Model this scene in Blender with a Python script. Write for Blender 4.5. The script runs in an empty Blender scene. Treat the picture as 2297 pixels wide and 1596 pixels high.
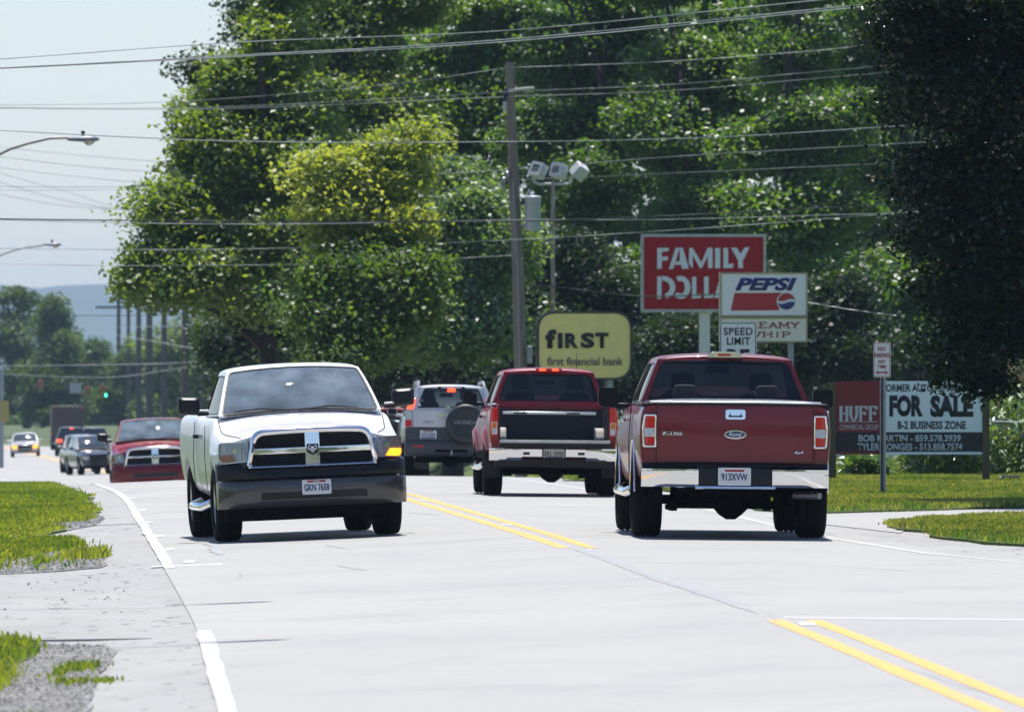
import bpy, math, random
import numpy as np
from mathutils import Vector, Matrix
R = math.radians
C = bpy.context.scene.collection
SC = bpy.context.scene

# ------------------------------------------------------------------ camera, sky, sun, exposure
F = 20800.0                      # focal length in units of 1/2296 of the picture's width
EYE = 1.70
cam_d = bpy.data.cameras.new('camera'); cam = bpy.data.objects.new('camera', cam_d); C.objects.link(cam)
cam.location = (0, 0, EYE); cam.rotation_euler = (R(90 + 0.143), 0, 0)
cam_d.sensor_width = 36; cam_d.lens = F / 2296 * 36; cam_d.clip_start = 0.5; cam_d.clip_end = 14000
cam_d.dof.use_dof = True; cam_d.dof.focus_distance = 99; cam_d.dof.aperture_fstop = 8.5
SC.camera = cam
SUN_EL, SUN_AZ = R(69), -1.8     # azimuth in degrees from the view direction (negative: to the left)
w = bpy.data.worlds.new('World'); SC.world = w; w.use_nodes = True
nt = w.node_tree; bg = nt.nodes['Background']
sky = nt.nodes.new('ShaderNodeTexSky'); sky.sky_type = 'NISHITA'; sky.sun_disc = False
sky.sun_elevation = SUN_EL; sky.sun_rotation = R(SUN_AZ); sky.air_density = 1.0; sky.dust_density = .25; sky.ozone_density = 5.0
tn = nt.nodes.new('ShaderNodeMix'); tn.data_type = 'RGBA'; tn.blend_type = 'MULTIPLY'; tn.inputs[0].default_value = 1; tn.inputs[7].default_value = (1.035, .985, 1.03, 1)      # white balance of the air
nt.links.new(sky.outputs[0], tn.inputs[6]); nt.links.new(tn.outputs[2], bg.inputs[0]); bg.inputs[1].default_value = 0.10
sd = bpy.data.lights.new('sun', 'SUN'); sd.energy = 4.9; sd.angle = R(0.53); sd.color = (1.0, 0.955, 0.89)
sun = bpy.data.objects.new('sun', sd); C.objects.link(sun)
sv = Vector((math.sin(R(SUN_AZ)) * math.cos(SUN_EL), math.cos(R(SUN_AZ)) * math.cos(SUN_EL), math.sin(SUN_EL)))
sun.rotation_euler = (-sv).to_track_quat('-Z', 'Y').to_euler(); sun.location = (0, 100, 60)
SC.view_settings.view_transform = 'Standard'; SC.view_settings.look = 'None'
SC.view_settings.gamma = 1; SC.view_settings.use_curve_mapping = False; SC.view_settings.exposure = 0.45
cy = SC.cycles
cy.use_denoising = True; cy.max_bounces = 8; cy.transparent_max_bounces = 16; cy.diffuse_bounces = 3
cy.glossy_bounces = 4; cy.transmission_bounces = 4; cy.volume_bounces = 0; cy.sample_clamp_indirect = 6
cy.caustics_reflective = False; cy.caustics_refractive = False

# ------------------------------------------------------------------ the lie of the land (metres; d = distance from the camera)
ZT = np.array([(20,-.1),(48,-.03),(65,.03),(80,.08),(95,.12),(127,.12),(150,.04),(172,-.06),(190,-.4),(210,-.95),(240,-1.25),(285,-1.45),(350,-1.8),(560,-2.9),(690,-3.3),(1000,-4.7),(1500,-7),(3000,-10),(6000,-12)])
YT = np.array([(20,3.6),(40,2.86),(48,2.52),(64.5,1.84),(87.6,.51),(100,-.17),(122.6,-1.4),(140,-2.3),(161,-3.2),(190,-4.7),(210,-5.85),(250,-8.4),(350,-15.6),(560,-28.8),(700,-39),(850,-55),(1100,-95),(1500,-180)])
LT = np.array([(20,-.3),(40,-1.1),(51,-1.55),(68.5,-2.28),(89,-3.32),(98,-3.77),(122,-4.97),(134,-5.55),(150,-6.4),(172,-7.75),(190,-8.7),(210,-9.85),(250,-12.4),(350,-19.6),(560,-32.8),(700,-43),(850,-59),(1100,-99),(1500,-184)])
def smooth_interp(T, d):
    h = 3.0
    return (np.interp(d - h, T[:,0], T[:,1]) + np.interp(d, T[:,0], T[:,1]) * 2 + np.interp(d + h, T[:,0], T[:,1])) / 4
def xy(d): return smooth_interp(YT, d)
def xl(d): return smooth_interp(LT, d)
def gz(x, d):
    """height of the carriageway surface at x, d"""
    lat = x - xy(d)
    zc = smooth_interp(ZT, d)
    zz = zc + np.where(lat < 0, -.042 * np.minimum(-lat, 5.0), -.01 * np.minimum(lat, 4.0))
    flat = np.where(d < 300, .06, smooth_interp(ZT, d) + 1.51)          # the land on the right does not follow the dip of the road
    t = np.clip((lat - 5.0) / 5.0, 0, 1); t = t * t * (3 - 2 * t)
    k = np.clip((d - 150) / 20, 0, 1)
    return zz * (1 - t * k) + flat * t * k
def U(u, v, d):
    """a point measured in the photograph (2296 wide) at a known distance"""
    return ((u - 1148) / F * d, d, EYE + (850 - v) / F * d)

# ------------------------------------------------------------------ object helpers
def link(o, parent=None):
    C.objects.link(o)
    if parent is not None: o.parent = parent
    return o
def tag(o, label=None, cat=None, group=None, kind=None):
    if label: o['label'] = label
    if cat: o['category'] = cat
    if group: o['group'] = group
    if kind: o['kind'] = kind
    return o
def thing(name, label, cat, loc=(0,0,0), rz=0.0, group=None):
    o = bpy.data.objects.new(name, None); C.objects.link(o); o.location = loc; o.rotation_euler = (0,0,rz); o.empty_display_size = .2
    return tag(o, label, cat, group)
def empty(name, parent, loc=(0,0,0)):
    o = bpy.data.objects.new(name, None); link(o, parent); o.location = loc; o.empty_display_size = .1; return o
def copy_tree(o, parent=None):
    c = o.copy(); C.objects.link(c)
    if parent is not None: c.parent = parent
    for ch in list(o.children): copy_tree(ch, c)
    return c
def bake(o):
    dg = bpy.context.evaluated_depsgraph_get(); dg.update()
    me = bpy.data.meshes.new_from_object(o.evaluated_get(dg), preserve_all_data_layers=True, depsgraph=dg)
    o.modifiers.clear(); o.data = me
    return o
def finish(me, smooth=35):
    if smooth:
        me.polygons.foreach_set('use_smooth', [True] * len(me.polygons))
        me.set_sharp_from_angle(angle=R(smooth))

class MB:
    def __init__(s): s.v = []; s.f = []
    def add(s, vs, fs):
        n = len(s.v); s.v += [tuple(map(float, p)) for p in vs]; s.f += [tuple(i + n for i in f) for f in fs]; return s
    def box(s, x0, x1, y0, y1, z0, z1):
        return s.add([(x0,y0,z0),(x1,y0,z0),(x1,y1,z0),(x0,y1,z0),(x0,y0,z1),(x1,y0,z1),(x1,y1,z1),(x0,y1,z1)],
                     [(0,3,2,1),(4,5,6,7),(0,1,5,4),(1,2,6,5),(2,3,7,6),(3,0,4,7)])
    def prism(s, poly, mp, o0, o1):
        """polygon (a, b) pushed through mp(a, b, o) between the offsets o0 and o1"""
        n = len(poly); vs = [mp(a, b, o0) for a, b in poly] + [mp(a, b, o1) for a, b in poly]
        return s.add(vs, [tuple(range(n))[::-1], tuple(range(n, 2*n))] + [(i, (i+1) % n, n+(i+1) % n, n+i) for i in range(n)])
    def plate(s, loop, mp, o0, o1, rings=4, back=True):
        loop = np.array(loop); c = loop.mean(0); n = len(loop); vs = []; fs = []
        for k in range(rings + 1):
            t = 1 - k / rings
            if k == rings: vs.append(mp(c[0], c[1], o1)); break
            for p in loop: q = c + (p - c) * t; vs.append(mp(q[0], q[1], o1))
        for k in range(rings - 1):
            for i in range(n): j = (i+1) % n; fs.append((k*n+i, k*n+j, (k+1)*n+j, (k+1)*n+i))
        m = rings * n
        for i in range(n): fs.append(((rings-1)*n+i, (rings-1)*n+(i+1) % n, m))
        if back:
            b = len(vs)
            for p in loop: vs.append(mp(p[0], p[1], o0))
            for i in range(n): j = (i+1) % n; fs.append((i, b+i, b+j, j))
            fs.append(tuple(range(b, b+n))[::-1])
        return s.add(vs, fs)
    def ring(s, lo, li, mp, o0, o1, mid=None):
        n = len(lo); L = [[mp(a,b,o0) for a,b in lo], [mp(a,b,o1) for a,b in lo]]
        if mid is not None:
            lm = [((a+c)/2, (b+d)/2) for (a,b),(c,d) in zip(lo, li)]; L.append([mp(a,b,o1+mid) for a,b in lm])
        L += [[mp(a,b,o1) for a,b in li], [mp(a,b,o0) for a,b in li]]
        m = len(L); vs = sum(L, []); fs = []
        for k in range(m):
            for i in range(n):
                j = (i+1) % n; a, b = k*n, ((k+1) % m)*n
                fs.append((a+i, a+j, b+j, b+i))
        return s.add(vs, fs)
    def tube(s, path, r, n=8, cap=True):
        P = [Vector(p) for p in path]; rs = r if isinstance(r, (list, tuple)) else [r]*len(P)
        vs = []; fs = []; up = Vector((0,0,1)); prev = None
        for i, p in enumerate(P):
            t = (P[min(i+1, len(P)-1)] - P[max(i-1, 0)]).normalized()
            a = prev - t * prev.dot(t) if prev is not None else (t.cross(up) if abs(t.z) < .95 else t.cross(Vector((1,0,0))))
            a.normalize(); prev = a; b = t.cross(a)
            for k in range(n):
                q = p + (a * math.cos(2*math.pi*k/n) + b * math.sin(2*math.pi*k/n)) * rs[i]; vs.append(tuple(q))
        for i in range(len(P)-1):
            for k in range(n): j = (k+1) % n; fs.append((i*n+k, i*n+j, (i+1)*n+j, (i+1)*n+k))
        if cap: fs += [tuple(range(n))[::-1], tuple(range((len(P)-1)*n, len(P)*n))]
        return s.add(vs, fs)
    def lathe(s, prof, n=40, axis='x', c=(0,0,0), bump=None):
        """prof: (axial, radius) pairs"""
        vs = []; fs = []; m = len(prof)
        for k in range(n):
            a = 2*math.pi*k/n; ca, sa = math.cos(a), math.sin(a)
            for i, (x, r) in enumerate(prof):
                if bump: r = r + bump(i, k)
                q = {'x': (x, r*ca, r*sa), 'y': (r*ca, x, r*sa), 'z': (r*ca, r*sa, x)}[axis]
                vs.append((q[0]+c[0], q[1]+c[1], q[2]+c[2]))
        for k in range(n):
            j = (k+1) % n
            for i in range(m-1): fs.append((k*m+i, k*m+i+1, j*m+i+1, j*m+i))
        return s.add(vs, fs)
    def grid(s, fn, nu, nv):
        vs = [fn(i/nu, j/nv) for j in range(nv+1) for i in range(nu+1)]
        return s.add(vs, [(j*(nu+1)+i, j*(nu+1)+i+1, (j+1)*(nu+1)+i+1, (j+1)*(nu+1)+i) for j in range(nv) for i in range(nu)])
    def sweep(s, prof, xs, mp, cap=True):
        """closed profile (y, z) swept over xs: mp(x, y, z) -> point"""
        n = len(prof); vs = [mp(x, y, z) for x in xs for y, z in prof]; m = len(xs); fs = []
        for i in range(m-1):
            for k in range(n): j = (k+1) % n; fs.append((i*n+k, i*n+j, (i+1)*n+j, (i+1)*n+k))
        if cap: fs += [tuple(range(n))[::-1], tuple(range((m-1)*n, m*n))]
        return s.add(vs, fs)
    def mesh(s, name, mat, smooth=35):
        me = bpy.data.meshes.new(name); me.from_pydata(s.v, [], s.f); me.update()
        import bmesh
        bm = bmesh.new(); bm.from_mesh(me); bmesh.ops.recalc_face_normals(bm, faces=bm.faces); bm.to_mesh(me); bm.free()
        finish(me, smooth)
        if mat: me.materials.append(mat)
        return me
    def build(s, name, mat, parent=None, bevel=0, smooth=35, kind=None, label=None, loc=None):
        o = bpy.data.objects.new(name, s.mesh(name, mat, smooth)); link(o, parent)
        if loc: o.location = loc
        if bevel:
            b = o.modifiers.new('b', 'BEVEL'); b.width = bevel; b.segments = 2; b.limit_method = 'ANGLE'; b.angle_limit = R(40); b.harden_normals = False
        return tag(o, label, kind=kind)
def quads(name, V, nper, mat, parent=None, tint=None, kind=None, smooth=False):
    """V: (N*nper, 3) array; every nper vertices one face"""
    V = np.ascontiguousarray(V, dtype=np.float32); n = len(V); m = n // nper
    me = bpy.data.meshes.new(name); me.vertices.add(n); me.vertices.foreach_set('co', V.ravel())
    me.loops.add(n); me.loops.foreach_set('vertex_index', np.arange(n, dtype=np.int32))
    me.polygons.add(m); me.polygons.foreach_set('loop_start', np.arange(0, n, nper, dtype=np.int32))
    me.update(calc_edges=True)
    if tint is not None:
        a = me.attributes.new('tint', 'FLOAT', 'POINT'); a.data.foreach_set('value', np.repeat(tint, nper).astype(np.float32))
    me.materials.append(mat); o = bpy.data.objects.new(name, me); link(o, parent)
    return tag(o, kind=kind)
def rpoly(corners, r, nc=5, ne=5):
    """closed polygon with rounded corners and subdivided edges"""
    n = len(corners); rs = r if isinstance(r, (list, tuple)) else [r]*n; P = [Vector((*c, 0)) for c in corners]; out = []; segs = []
    for i in range(n):
        p, a, b = P[i], P[i-1], P[(i+1) % n]
        da = (a-p); db = (b-p); q = min(rs[i], da.length*.49, db.length*.49)
        s0 = p + da.normalized()*q; s1 = p + db.normalized()*q
        segs.append([s0.lerp(p, t).lerp(p.lerp(s1, t), t) for t in [k/nc for k in range(nc+1)]])
    for i in range(n):
        out += [(p.x, p.y) for p in segs[i]]
        a, b = segs[i][-1], segs[(i+1) % n][0]
        out += [tuple(a.lerp(b, k/ne))[:2] for k in range(1, ne)]
    return out
def circ(cx, cy, rx, ry, n=32): return [(cx+rx*math.cos(2*math.pi*k/n), cy+ry*math.sin(2*math.pi*k/n)) for k in range(n)]

def text(s, w, h, mat, parent, mp, cx, cy, name='lettering', bold=0.0, shear=0.0, o=0.0, ext=0.004, spacing=1.0):
    """raised lettering fitted to a w x h box centred on (cx, cy), put through mp(a, b, o)"""
    cu = bpy.data.curves.new('t', 'FONT'); cu.body = s; cu.offset = bold; cu.size = 1; cu.shear = shear; cu.space_character = spacing
    cu.resolution_u = 3; cu.align_x = 'CENTER'
    t = bpy.data.objects.new('t', cu); C.objects.link(t)
    dg = bpy.context.evaluated_depsgraph_get(); dg.update(); me = bpy.data.meshes.new_from_object(t.evaluated_get(dg))
    bpy.data.objects.remove(t)
    V = np.empty(len(me.vertices)*3); me.vertices.foreach_get('co', V); V = V.reshape(-1, 3)
    lo, hi = V.min(0), V.max(0)
    V[:,0] = ((V[:,0]-lo[0])/(hi[0]-lo[0]) - .5)*w + cx; V[:,1] = ((V[:,1]-lo[1])/(hi[1]-lo[1]) - .5)*h + cy
    P = np.array([mp(a, b, o + ext) for a, b in V[:,:2]]); me.vertices.foreach_set('co', P.ravel().astype(np.float32)); me.update()
    me.materials.clear(); me.materials.append(mat); me.name = name
    ob = bpy.data.objects.new(name, me); link(ob, parent)
    so = ob.modifiers.new('s', 'SOLIDIFY'); so.thickness = ext * .9; so.offset = 0
    return ob

# ------------------------------------------------------------------ materials
def mat(name, col, rough=.5, metal=0, coat=0, spec=.5, em=None, ems=0, noise=0, nscale=4, ncol=None, bump=0, bscale=40, tex='OBJ', stretch=None):
    m = bpy.data.materials.new(name); m.use_nodes = True; t = m.node_tree; b = t.nodes['Principled BSDF']
    b.inputs['Base Color'].default_value = (*col, 1); b.inputs['Roughness'].default_value = rough; b.inputs['Metallic'].default_value = metal
    b.inputs['Coat Weight'].default_value = coat; b.inputs['Coat Roughness'].default_value = .04; b.inputs['Specular IOR Level'].default_value = spec
    if em: b.inputs['Emission Color'].default_value = (*em, 1); b.inputs['Emission Strength'].default_value = ems
    src = None
    if noise or bump:
        co = t.nodes.new('ShaderNodeTexCoord'); mp = t.nodes.new('ShaderNodeMapping'); t.links.new(co.outputs['Object'], mp.inputs[0])
        if stretch: mp.inputs['Scale'].default_value = stretch
    if noise:
        n = t.nodes.new('ShaderNodeTexNoise'); n.inputs['Scale'].default_value = nscale; n.inputs['Detail'].default_value = 8; n.inputs['Roughness'].default_value = .65
        t.links.new(mp.outputs[0], n.inputs[0])
        r = t.nodes.new('ShaderNodeMapRange'); r.inputs[1].default_value = .35; r.inputs[2].default_value = .65; t.links.new(n.outputs[0], r.inputs[0])
        x = t.nodes.new('ShaderNodeMix'); x.data_type = 'RGBA'; x.inputs[6].default_value = (*col, 1)
        nc = ncol or tuple(c*(1-noise) for c in col); x.inputs[7].default_value = (*nc, 1)
        t.links.new(r.outputs[0], x.inputs[0]); t.links.new(x.outputs[2], b.inputs['Base Color'])
    if bump:
        n2 = t.nodes.new('ShaderNodeTexNoise'); n2.inputs['Scale'].default_value = bscale; n2.inputs['Detail'].default_value = 5; t.links.new(mp.outputs[0], n2.inputs[0])
        bp = t.nodes.new('ShaderNodeBump'); bp.inputs['Strength'].default_value = bump; bp.inputs['Distance'].default_value = .02; t.links.new(n2.outputs[0], bp.inputs['Height'])
        t.links.new(bp.outputs[0], b.inputs['Normal'])
    return m
def paint(name, col, rough=.32, metal=0.0, coat=1.0):
    return mat(name, col, rough, metal, coat=coat, spec=.35, noise=.10, nscale=2.2, bump=.015, bscale=3)
def glass(name, tint=(.5,.55,.55), ior=1.5, dust_sheen=.0, rough=.015):
    m = bpy.data.materials.new(name); m.use_nodes = True; t = m.node_tree; t.nodes.clear()
    out = t.nodes.new('ShaderNodeOutputMaterial'); tr = t.nodes.new('ShaderNodeBsdfTransparent'); tr.inputs[0].default_value = (*tint, 1)
    gl = t.nodes.new('ShaderNodeBsdfGlossy'); gl.inputs['Roughness'].default_value = rough; fr = t.nodes.new('ShaderNodeFresnel'); fr.inputs[0].default_value = ior
    mx = t.nodes.new('ShaderNodeMixShader'); t.links.new(fr.outputs[0], mx.inputs[0]); t.links.new(tr.outputs[0], mx.inputs[1]); t.links.new(gl.outputs[0], mx.inputs[2])
    last = mx
    if dust_sheen:
        df = t.nodes.new('ShaderNodeBsdfDiffuse'); df.inputs[0].default_value = (.48,.62,.74,1); m2 = t.nodes.new('ShaderNodeMixShader')  # bluish film: a little dust, plus reflected sky put into its colour
        co = t.nodes.new('ShaderNodeTexCoord'); n = t.nodes.new('ShaderNodeTexNoise'); n.inputs['Scale'].default_value = 3; n.inputs['Detail'].default_value = 6
        t.links.new(co.outputs['Object'], n.inputs[0]); r = t.nodes.new('ShaderNodeMapRange'); r.inputs[1].default_value = .3; r.inputs[2].default_value = .75
        r.inputs[3].default_value = dust_sheen*.5; r.inputs[4].default_value = dust_sheen*1.5; t.links.new(n.outputs[0], r.inputs[0]); t.links.new(r.outputs[0], m2.inputs[0])
        t.links.new(mx.outputs[0], m2.inputs[1]); t.links.new(df.outputs[0], m2.inputs[2]); last = m2
    t.links.new(last.outputs[0], out.inputs[0]); return m
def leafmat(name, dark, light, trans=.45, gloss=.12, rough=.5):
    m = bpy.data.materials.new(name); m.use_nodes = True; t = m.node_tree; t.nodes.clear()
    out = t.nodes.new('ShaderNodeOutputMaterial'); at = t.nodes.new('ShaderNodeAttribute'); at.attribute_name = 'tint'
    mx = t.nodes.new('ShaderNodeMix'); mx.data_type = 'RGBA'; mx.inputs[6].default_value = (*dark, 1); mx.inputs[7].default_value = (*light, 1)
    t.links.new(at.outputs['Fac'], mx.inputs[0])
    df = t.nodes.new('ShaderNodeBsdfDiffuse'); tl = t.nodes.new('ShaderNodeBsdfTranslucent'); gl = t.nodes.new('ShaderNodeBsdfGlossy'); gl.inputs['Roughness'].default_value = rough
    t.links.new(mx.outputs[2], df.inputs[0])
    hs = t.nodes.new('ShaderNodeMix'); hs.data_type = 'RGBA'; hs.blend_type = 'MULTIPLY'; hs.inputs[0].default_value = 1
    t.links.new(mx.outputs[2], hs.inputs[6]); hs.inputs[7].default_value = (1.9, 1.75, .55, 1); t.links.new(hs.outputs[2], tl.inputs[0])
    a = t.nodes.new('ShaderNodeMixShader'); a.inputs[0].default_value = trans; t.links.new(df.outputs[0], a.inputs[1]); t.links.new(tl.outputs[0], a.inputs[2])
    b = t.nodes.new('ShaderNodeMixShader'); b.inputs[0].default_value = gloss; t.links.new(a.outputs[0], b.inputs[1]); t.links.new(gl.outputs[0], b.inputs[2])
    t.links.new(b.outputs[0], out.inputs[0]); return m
M = {}
M['black'] = mat('black_plastic', (.012,.013,.015), .45, spec=.3, noise=.3, bump=.1)
M['blackgloss'] = mat('black_gloss', (.01,.01,.012), .18, coat=.5)
M['rubber'] = mat('rubber', (.008,.008,.009), .9, spec=.12, noise=.4, nscale=8, bump=.3)
M['under'] = mat('underbody', (.006,.006,.006), .95, spec=.05, noise=.5, nscale=6)
M['chrome'] = mat('chrome', (.82,.82,.84), .07, 1, bump=.01, bscale=2)
M['steel'] = mat('galvanised_steel', (.34,.36,.38), .45, .8, noise=.25, nscale=6)
M['alu'] = mat('aluminium', (.7,.71,.73), .3, 1, noise=.1)
M['rim'] = mat('alloy', (.45,.46,.48), .28, 1)
M['seat'] = mat('seat_cloth', (.05,.05,.055), .9, noise=.2)
M['dash'] = mat('dashboard', (.09,.085,.08), .8)
M['white'] = mat('white_enamel', (.78,.78,.76), .4, noise=.05)
M['platew'] = mat('plate_white', (.75,.77,.8), .35, noise=.06, nscale=20)
M['ink'] = mat('dark_ink', (.012,.012,.016), .5)
M['blueink'] = mat('blue_ink', (.02,.035,.14), .5)
M['redink'] = mat('red_ink', (.35,.012,.02), .5)
M['redlens'] = mat('red_lens', (.42,.005,.008), .12, coat=1, em=(1,.02,.01), ems=.05)
M['redlit'] = mat('lit_red_lens', (.5,.02,.01), .15, coat=1, em=(1,.07,.02), ems=2.4)
M['ambl'] = mat('amber_lens', (.80,.22,.01), .3, coat=.3, noise=.4, nscale=25)
M['amblit'] = mat('lit_amber_lens', (.9,.4,.02), .15, coat=1, em=(1,.36,.02), ems=2.3)
M['lamp'] = mat('reflector', (.80,.82,.84), .3, .25, coat=.4, noise=.55, nscale=16, stretch=(3,1,.35))
M['clens'] = glass('clear_lens', (.92,.94,.94))
M['clearlens'] = mat('clear_lamp_glass', (.62,.66,.7), .12, coat=1, noise=.3, nscale=14)
M['g_dark'] = glass('tinted_glass', (.17,.20,.22), dust_sheen=.02)
M['g_mid'] = glass('window_glass', (.40,.47,.48), dust_sheen=.03)
M['g_ram'] = glass('windshield_glass', (.30,.38,.42), dust_sheen=.28, ior=1.6)  # thick film here paints the sky's sheen into the windshield
M['mirror'] = mat('mirror_face', (.012,.014,.017), .5, spec=.2)  # hardly reflects; the dark surroundings it would mirror are put into the colour
M['g_far'] = mat('far_glass', (.03,.045,.055), .05, coat=1)
# ------------------------------------------------------------------ ground, road, markings
def groundmat(name, c1, c2, c3=None, s1=.5, s2=18, rough=.9, stretch=(1,1,1), bump=.2, bscale=60, specks=0.0, speckc=(.05,.05,.05)):
    m = bpy.data.materials.new(name); m.use_nodes = True; t = m.node_tree; b = t.nodes['Principled BSDF']; b.inputs['Roughness'].default_value = rough
    g = t.nodes.new('ShaderNodeNewGeometry'); mp = t.nodes.new('ShaderNodeMapping'); mp.inputs['Scale'].default_value = stretch; t.links.new(g.outputs['Position'], mp.inputs[0])
    def noise(s, d=8, lo=.35, hi=.65):
        n = t.nodes.new('ShaderNodeTexNoise'); n.inputs['Scale'].default_value = s; n.inputs['Detail'].default_value = d; n.inputs['Roughness'].default_value = .6; t.links.new(mp.outputs[0], n.inputs[0])
        r = t.nodes.new('ShaderNodeMapRange'); r.inputs[1].default_value = lo; r.inputs[2].default_value = hi; t.links.new(n.outputs[0], r.inputs[0]); return r.outputs[0], n
    def mix(f, a, bb):
        x = t.nodes.new('ShaderNodeMix'); x.data_type = 'RGBA'; t.links.new(f, x.inputs[0])
        for k, q in ((6, a), (7, bb)):
            if isinstance(q, tuple): x.inputs[k].default_value = (*q, 1)
            else: t.links.new(q, x.inputs[k])
        return x.outputs[2]
    f1, _ = noise(s1); col = mix(f1, c1, c2)
    f2, n2 = noise(s2, 6)
    if c3: col = mix(f2, col, c3) if False else mix(noise(s2, 6, .5, .8)[0], col, c3)
    if specks: col = mix(noise(s2*2.3, 4, .66-specks*.1, .70)[0], col, speckc)
    t.links.new(col, b.inputs['Base Color'])
    bp = t.nodes.new('ShaderNodeBump'); bp.inputs['Strength'].default_value = bump; bp.inputs['Distance'].default_value = .02
    nb = t.nodes.new('ShaderNodeTexNoise'); nb.inputs['Scale'].default_value = bscale; nb.inputs['Detail'].default_value = 6; t.links.new(g.outputs['Position'], nb.inputs[0]); t.links.new(nb.outputs[0], bp.inputs['Height'])
    t.links.new(bp.outputs[0], b.inputs['Normal']); return m
GM = {}
GM['grassland'] = groundmat('grassland', (.05,.085,.018), (.075,.10,.025), (.035,.06,.012), .2, 3)
GM['lawn'] = groundmat('lawn', (.05,.10,.012), (.09,.13,.022), (.035,.07,.01), .6, 5, bump=.6)
GM['road'] = groundmat('road_concrete', (.350,.345,.322), (.312,.310,.295), (.262,.264,.260), .35, 1.3, rough=.7, stretch=(.45,.35,1), bump=.12)
GM['apron'] = groundmat('worn_asphalt', (.345,.34,.328), (.30,.296,.287), (.255,.25,.242), .4, 2.2, rough=.85, stretch=(1,.3,1), bump=.3, specks=.5, speckc=(.10,.10,.095))
GM['gravel'] = groundmat('gravel_bed', (.30,.29,.27), (.20,.195,.185), (.12,.115,.105), 3, 24, bump=1.0)
GM['walk'] = groundmat('pavement_concrete', (.38,.37,.355), (.33,.325,.31), (.28,.275,.26), .8, 4, rough=.85, bump=.25)
GM['wline'] = groundmat('white_line_paint', (.50,.495,.46), (.45,.445,.42), (.36,.355,.34), 1.2, 11, rough=.6, bump=.2)
GM['yline'] = groundmat('yellow_line_paint', (.72,.40,.06), (.66,.38,.08), (.38,.35,.29), 1.0, 11, rough=.6, bump=.2)
GM['fline'] = groundmat('faded_line_paint', (.60,.605,.60), (.52,.525,.52), None, 1.0, 5, rough=.6, bump=.1)
GM['tar'] = groundmat('crack_sealant', (.30,.30,.30), (.25,.25,.252), None, 2, 9, rough=.7, bump=.2)
GM['stain'] = groundmat('road_stain', (.29,.30,.31), (.33,.335,.34), None, 1, 4, rough=.7, bump=.1)
GM['hill'] = groundmat('wooded_hill', (.035,.065,.02), (.02,.04,.015), (.05,.08,.03), .02, .08, bump=1, bscale=.1)

def sheet(name, xs, ds, zf, m, kind='structure'):
    X, D = np.meshgrid(xs, ds); Zz = zf(X, D); V = np.stack([X, D, Zz], -1).reshape(-1, 3); nx = len(xs); f = []
    for j in range(len(ds)-1):
        for i in range(nx-1): a = j*nx+i; f.append((a, a+1, a+nx+1, a+nx))
    me = bpy.data.meshes.new(name); me.from_pydata(V.tolist(), [], f); me.materials.append(m); finish(me, 80)
    o = bpy.data.objects.new(name, me); link(o); return tag(o, kind=kind)
def strip(name, pts_fn, ds, m, off, parent=None, kind='structure', jit=0.0, seed=0):
    """pts_fn(d) -> (x0, x1)"""
    rg = np.random.default_rng(seed); P = []
    for d in ds:
        a, b = pts_fn(d); a += rg.normal(0, jit); b += rg.normal(0, jit)
        P += [(a, d, float(gz(a, d)) + off), (b, d, float(gz(b, d)) + off)]
    f = [(2*i, 2*i+1, 2*i+3, 2*i+2) for i in range(len(ds)-1)]
    me = bpy.data.meshes.new(name); me.from_pydata(P, [], f); me.materials.append(m); o = bpy.data.objects.new(name, me); link(o, parent)
    return tag(o, kind=kind)
def poly_sheet(name, poly, m, off, dome=0.0, step=.35, kind='structure', edge=.0):
    """irregular patch lying on the ground; built as a triangulated fine grid clipped to the polygon"""
    import bmesh
    P = np.array(poly); lo, hi = P.min(0), P.max(0); bm = bmesh.new()
    vs = [bm.verts.new((a, b, 0)) for a, b in poly]; f = bm.faces.new(vs)
    def cutax(ax, lo_, hi_, st):
        k = lo_ + st
        while k < hi_:
            co = (k,0,0) if ax == 0 else (0,k,0); no = (1,0,0) if ax == 0 else (0,1,0)
            bmesh.ops.bisect_plane(bm, geom=bm.verts[:]+bm.edges[:]+bm.faces[:], plane_co=co, plane_no=no); k += st
    cutax(1, lo[1], hi[1], step*3); cutax(0, lo[0], hi[0], step*4)
    bmesh.ops.triangulate(bm, faces=bm.faces)
    be = [e for e in bm.edges if e.is_boundary]
    for v in bm.verts:
        bdy = v.is_boundary; v.co.z = float(gz(v.co.x, v.co.y)) + (off if not bdy else max(off*.3, .004) if dome else off)
    ex = bmesh.ops.extrude_edge_only(bm, edges=be)
    for v in [g for g in ex['geom'] if isinstance(g, bmesh.types.BMVert)]: v.co.z -= .09
    me = bpy.data.meshes.new(name); bm.to_mesh(me); bm.free(); me.materials.append(m); finish(me, 80)
    o = bpy.data.objects.new(name, me); link(o); return tag(o, kind=kind)
def wob(poly, a=.12, n=6, seed=0):
    rg = np.random.default_rng(seed); out = []
    for i in range(len(poly)):
        p, q = np.array(poly[i]), np.array(poly[(i+1) % len(poly)]); L = np.linalg.norm(q-p); k = max(1, int(L/1.0)) if L < 40 else 12
        for j in range(k):
            t = j/k; s = rg.normal(0, a, 2) if j else np.zeros(2); out.append(tuple(p + (q-p)*t + s*(1, 1.5)))
    return out
ds_all = np.concatenate([np.arange(-400, 40, 20), np.arange(40, 260, 2.0), np.arange(260, 800, 12), np.arange(800, 10000, 150)])
def terr(X, D):
    z = gz(X, np.maximum(D, 20)) - .06
    lat = X - xy(np.maximum(D, 20)); return z - .04*np.clip(1 - np.abs(lat)/9, 0, 1)
sheet('ground', np.concatenate([np.linspace(-1400, -80, 12), np.arange(-76, 40, 2.0), np.linspace(44, 1400, 14)]), ds_all, terr, GM['grassland'])
lat_sheet = lambda name, l0, l1, n, d0, d1, off, m, a=xy, b=xy: None
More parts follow.
